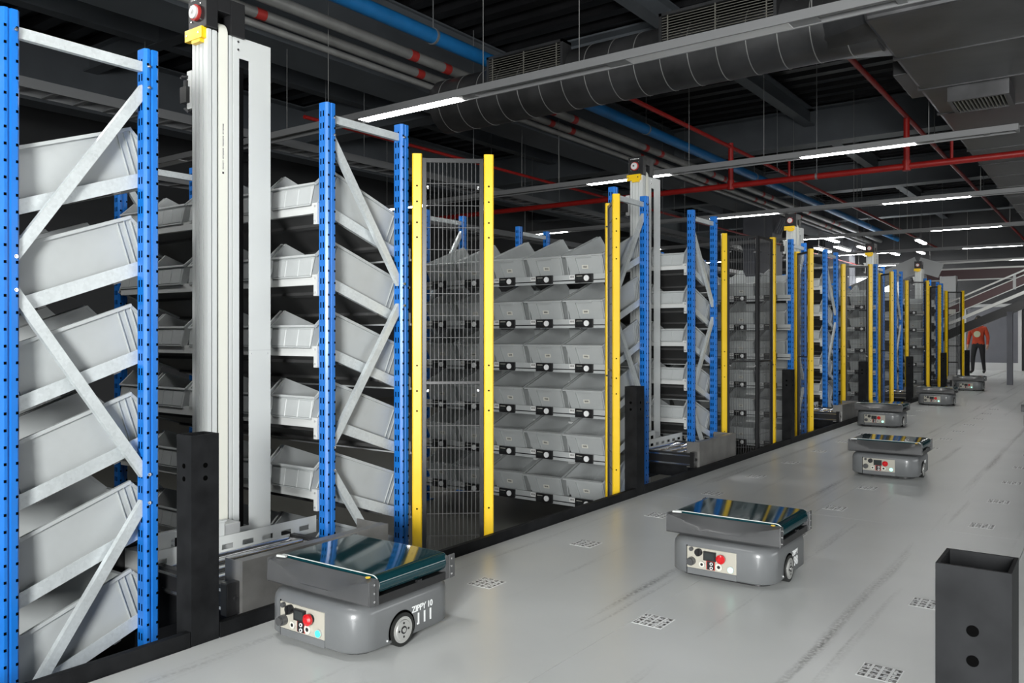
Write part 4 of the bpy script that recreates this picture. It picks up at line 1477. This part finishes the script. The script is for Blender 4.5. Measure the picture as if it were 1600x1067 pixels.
# ------------------------------------------------------------------ far conveyors, steel column, person
cv = empty('incline_conveyor', (-3.5, 22.6, 0))
tag(cv, 'inclined conveyor rising to the right in the far background', 'conveyor')
a0, a1 = (-0.3, 0, 1.28), (4.0, 0, 3.26)
sl = (a1[2] - a0[2]) / (a1[0] - a0[0])


def incl(b, y, dz, w_, h_, m=0):
    b.bar((a0[0], y, a0[2] + dz), (a1[0], y, a1[2] + dz), w_, h_, m)
    return b


ob('guide_rail', incl(MB(), -0.4, 0.42, 0.05, 0.035).mesh('guide_rail', 'conveyor_alu'), cv)
ob('side_frame', incl(MB(), -0.4, 0.20, 0.04, 0.22).mesh('side_frame', 'conveyor_red'), cv)
e_ = MB()
incl(e_, -0.43, 0.31, 0.02, 0.02)
incl(e_, -0.43, 0.09, 0.02, 0.02)
ob('edge_strip', e_.mesh('edge_strip', 'conveyor_alu'), cv)
ob('lower_rail', incl(MB(), -0.5, -0.10, 0.06, 0.07).mesh('lower_rail', 'conveyor_alu'), cv)
ob('conveyor_belt', incl(MB(), 0.0, 0.26, 0.72, 0.03).mesh('conveyor_belt', 'black_plastic'), cv)
ob('lower_tube', incl(MB(), 0.1, -0.32, 0.2, 0.2).mesh('lower_tube', 'dark_frame'), cv)
for x in (0.5, 1.6, 3.2):
    ob('bracket', MB().box(x, x + 0.06, -0.46, -0.43, a0[2] + sl * (x + 0.3) + 0.08, a0[2] + sl * (x + 0.3) + 0.42).mesh('bracket', 'white_paint'), cv)
for x in (1.44, 3.8):
    ob('leg', MB().box(x, x + 0.12, -0.06, 0.06, 0, a0[2] + sl * (x + 0.3) - 0.35).mesh('leg', 'column_grey'), cv)
ob('notice', MB().box(0.22, 0.42, -0.435, -0.425, a0[2] + sl * 0.6 + 0.12, a0[2] + sl * 0.6 + 0.24).mesh('notice', 'paper'), cv)

c2 = empty('overhead_conveyor', (-4.4, 24.2, 0))
tag(c2, 'level overhead conveyor above the inclined one, far background', 'conveyor')
ob('side_frame', MB().box(0.4, 6.5, -0.3, -0.26, 2.62, 2.86).mesh('side_frame', 'conveyor_red'), c2)
ob('edge_strip', MB().box(0.4, 6.5, -0.33, -0.30, 2.86, 2.90).box(0.4, 6.5, -0.33, -0.30, 2.58, 2.61).mesh('edge_strip', 'conveyor_alu'), c2)
ob('conveyor_belt', MB().box(0.4, 6.5, -0.26, 0.4, 2.80, 2.83).mesh('conveyor_belt', 'black_plastic'), c2)
ob('guide_rail', MB().bar((-0.2, -0.35, 3.02), (6.5, -0.35, 3.14), 0.04, 0.04).mesh('guide_rail', 'conveyor_alu'), c2)
ch = MB()
ch.bar((-2.0, -0.35, 2.1), (0.2, -0.35, 3.05), 0.05, 0.42).bar((0.2, -0.35, 3.05), (0.75, -0.35, 2.85), 0.05, 0.38)
ob('sheet_chute', ch.mesh('sheet_chute', 'mast_grey'), c2)
for x in (0.45, 5.6):
    ob('leg', MB().box(x, x + 0.12, 0.0, 0.12, 0, 2.60).mesh('leg', 'column_grey'), c2)

sc_ = empty('steel_column', (-3.32, 22.9, LOW))
tag(sc_, 'light grey steel channel column beside the last yellow post', 'column')
b = MB().box(-0.20, -0.16, -0.12, 0.12, 0, 3.05).box(-0.16, 0.12, -0.03, -0.01, 0, 3.05).box(0.12, 0.16, -0.14, 0.14, 0, 3.05)
ob('channel', b.mesh('channel', 'mast_grey'), sc_)
ob('clamp', MB().box(-0.24, 0.22, -0.145, -0.14, 0.9, 0.93).box(-0.24, 0.22, -0.145, -0.14, 2.1, 2.13).mesh('clamp', 'black_plastic'), sc_)
ob('base_plate', MB().box(-0.3, 0.3, -0.25, 0.25, 0, 0.02).mesh('base_plate', 'mast_grey'), sc_)


def person(x, y, rz):
    pr = empty('person', (x, y, 0), (0, 0, R(rz)))
    tag(pr, 'person in an orange hoodie and black trousers walking below the conveyor', 'person')
    V = {}
    pts, rad, edges_ = [], [], []

    def v(name, p, r):
        V[name] = len(pts)
        pts.append(p)
        rad.append(r)

    def e(a, b_):
        edges_.append((V[a], V[b_]))
    v('pelvis', (0, 0, 0.94), (0.155, 0.115))
    v('waist', (0, 0.0, 1.08), (0.150, 0.110))
    v('chest', (0, 0.0, 1.28), (0.185, 0.125))
    v('neckb', (0, 0.0, 1.43), (0.085, 0.075))
    v('neck', (0, -0.01, 1.49), (0.055, 0.055))
    v('head0', (0, -0.025, 1.56), (0.075, 0.085))
    v('head1', (0, -0.02, 1.66), (0.078, 0.095))
    v('head2', (0, -0.015, 1.72), (0.055, 0.065))
    for a, b_ in (('pelvis', 'waist'), ('waist', 'chest'), ('chest', 'neckb'), ('neckb', 'neck'), ('neck', 'head0'), ('head0', 'head1'), ('head1', 'head2')):
        e(a, b_)
    for s, n_ in ((-1, 'l'), (1, 'r')):
        st = 0.10 * s
        v('hip' + n_, (0.10 * s, 0, 0.86), (0.095, 0.10))
        v('knee' + n_, (0.12 * s, -0.04 + st * 0.6, 0.48), (0.062, 0.066))
        v('ank' + n_, (0.13 * s, 0.02 + st * 1.2, 0.09), (0.045, 0.048))
        v('toe' + n_, (0.15 * s, -0.15 + st * 1.2, 0.035), (0.042, 0.034))
        v('sh' + n_, (0.19 * s, 0, 1.37), (0.075, 0.075))
        v('elb' + n_, (0.27 * s, 0.02 - st * 0.4, 1.10), (0.052, 0.052))
        v('wri' + n_, (0.285 * s, -0.07 - st * 0.6, 0.88), (0.036, 0.036))
        v('hand' + n_, (0.285 * s, -0.10 - st * 0.6, 0.80), (0.038, 0.026))
        for a, b_ in (('pelvis', 'hip'), ('hip', 'knee'), ('knee', 'ank'), ('ank', 'toe'), ('chest', 'sh'), ('sh', 'elb'), ('elb', 'wri'), ('wri', 'hand')):
            e(a if a in ('pelvis', 'chest') else a + n_, b_ + n_)
        for q in range(4):
            nm = 'f%d%s' % (q, n_)
            bx, by, bz = 0.285 * s, -0.10 - st * 0.6, 0.79
            v(nm + 'a', (bx + 0.004 * s, by - 0.028 + q * 0.018, bz - 0.035), (0.009, 0.009))
            v(nm + 'b', (bx - 0.006 * s, by - 0.032 + q * 0.018, bz - 0.075 + abs(q - 1.2) * 0.006), (0.008, 0.008))
            edges_.append((V['hand' + n_], V[nm + 'a']))
            edges_.append((V[nm + 'a'], V[nm + 'b']))
        v('th' + n_, (0.275 * s, -0.145 - st * 0.6, 0.80), (0.010, 0.010))
        v('tb' + n_, (0.268 * s, -0.158 - st * 0.6, 0.765), (0.009, 0.009))
        edges_.append((V['wri' + n_], V['th' + n_]))
        edges_.append((V['th' + n_], V['tb' + n_]))
    me = bpy.data.meshes.new('body')
    me.from_pydata(pts, edges_, [])
    o = ob('body', me, pr)
    o.modifiers.new('skin', 'SKIN')
    for i, sv in enumerate(me.skin_vertices[0].data):
        sv.radius = rad[i]
        sv.use_root = (i == V['pelvis'])
    ss = o.modifiers.new('sub', 'SUBSURF')
    ss.levels = ss.render_levels = 2
    dg = bpy.context.evaluated_depsgraph_get()
    fm = bpy.data.meshes.new_from_object(o.evaluated_get(dg))
    o.modifiers.clear()
    o.data = fm
    fm.materials.clear()
    for mm in ('black_cloth', 'orange_cloth', 'skin', 'rubber'):
        fm.materials.append(MATS[mm])
    for pl_ in fm.polygons:
        c = pl_.center
        pl_.use_smooth = True
        if abs(c.x) > 0.2 and c.z < 0.88:
            i = 2
        elif c.z > 1.47:
            i = 2
        elif c.z > 0.90 or (abs(c.x) > 0.2 and c.z > 0.86):
            i = 1
        elif c.z < 0.085:
            i = 3
        else:
            i = 0
        pl_.material_index = i
    hr = MB()
    rings = []
    for k in range(7):
        t = k / 6
        z = 1.63 + 0.135 * math.sin(t * math.pi / 2)
        rr = math.cos(t * math.pi / 2 * 0.98)
        rings.append([(0.092 * rr * math.cos(a), -0.006 + 0.108 * rr * math.sin(a) + 0.01, z - 0.03 * (1 - t) * math.sin(a) + (0.035 * (1 - t) if math.sin(a) < -0.3 else 0)) for a in [2 * math.pi * q / 18 for q in range(18)]])
    hr.rings(rings, cap0=False)
    ob('hair', hr.mesh('hair', 'hair', smooth=60), pr)
    face = MB().cyl((0, -0.105, 1.625), (0, -0.13, 1.605), 0.012, 8, 0, r2=0.016)
    for s in (-1, 1):
        face.cyl((0.032 * s, -0.100, 1.645), (0.032 * s, -0.110, 1.645), 0.010, 10, 1)
        face.cyl((0.078 * s, -0.01, 1.62), (0.092 * s, 0.0, 1.625), 0.024, 10, 0)
    face.box(-0.024, 0.024, -0.112, -0.100, 1.565, 1.573, 2)
    ob('face', face.mesh('face', ['skin', 'black_plastic', 'red_label'], smooth=50), pr)
    ob('chest_print', MB().cyl((0.0, -0.118, 1.20), (0.0, -0.142, 1.20), 0.095, 18).mesh('chest_print', 'print_pale', smooth=40), pr)
    hood = MB()
    rg = []
    for k in range(10):
        a = R(-20 + 220 * k / 9)
        rg.append([(0.115 * math.cos(a) + 0.035 * math.cos(b2) * math.cos(a), 0.0 + 0.10 * math.sin(a) + 0.035 * math.cos(b2) * math.sin(a), 1.44 + 0.035 * math.sin(b2)) for b2 in [2 * math.pi * q / 8 for q in range(8)]])
    hood.rings(rg)
    ob('hood', hood.mesh('hood', 'orange_cloth', smooth=60), pr)


person(-3.36, 28.6, -8)
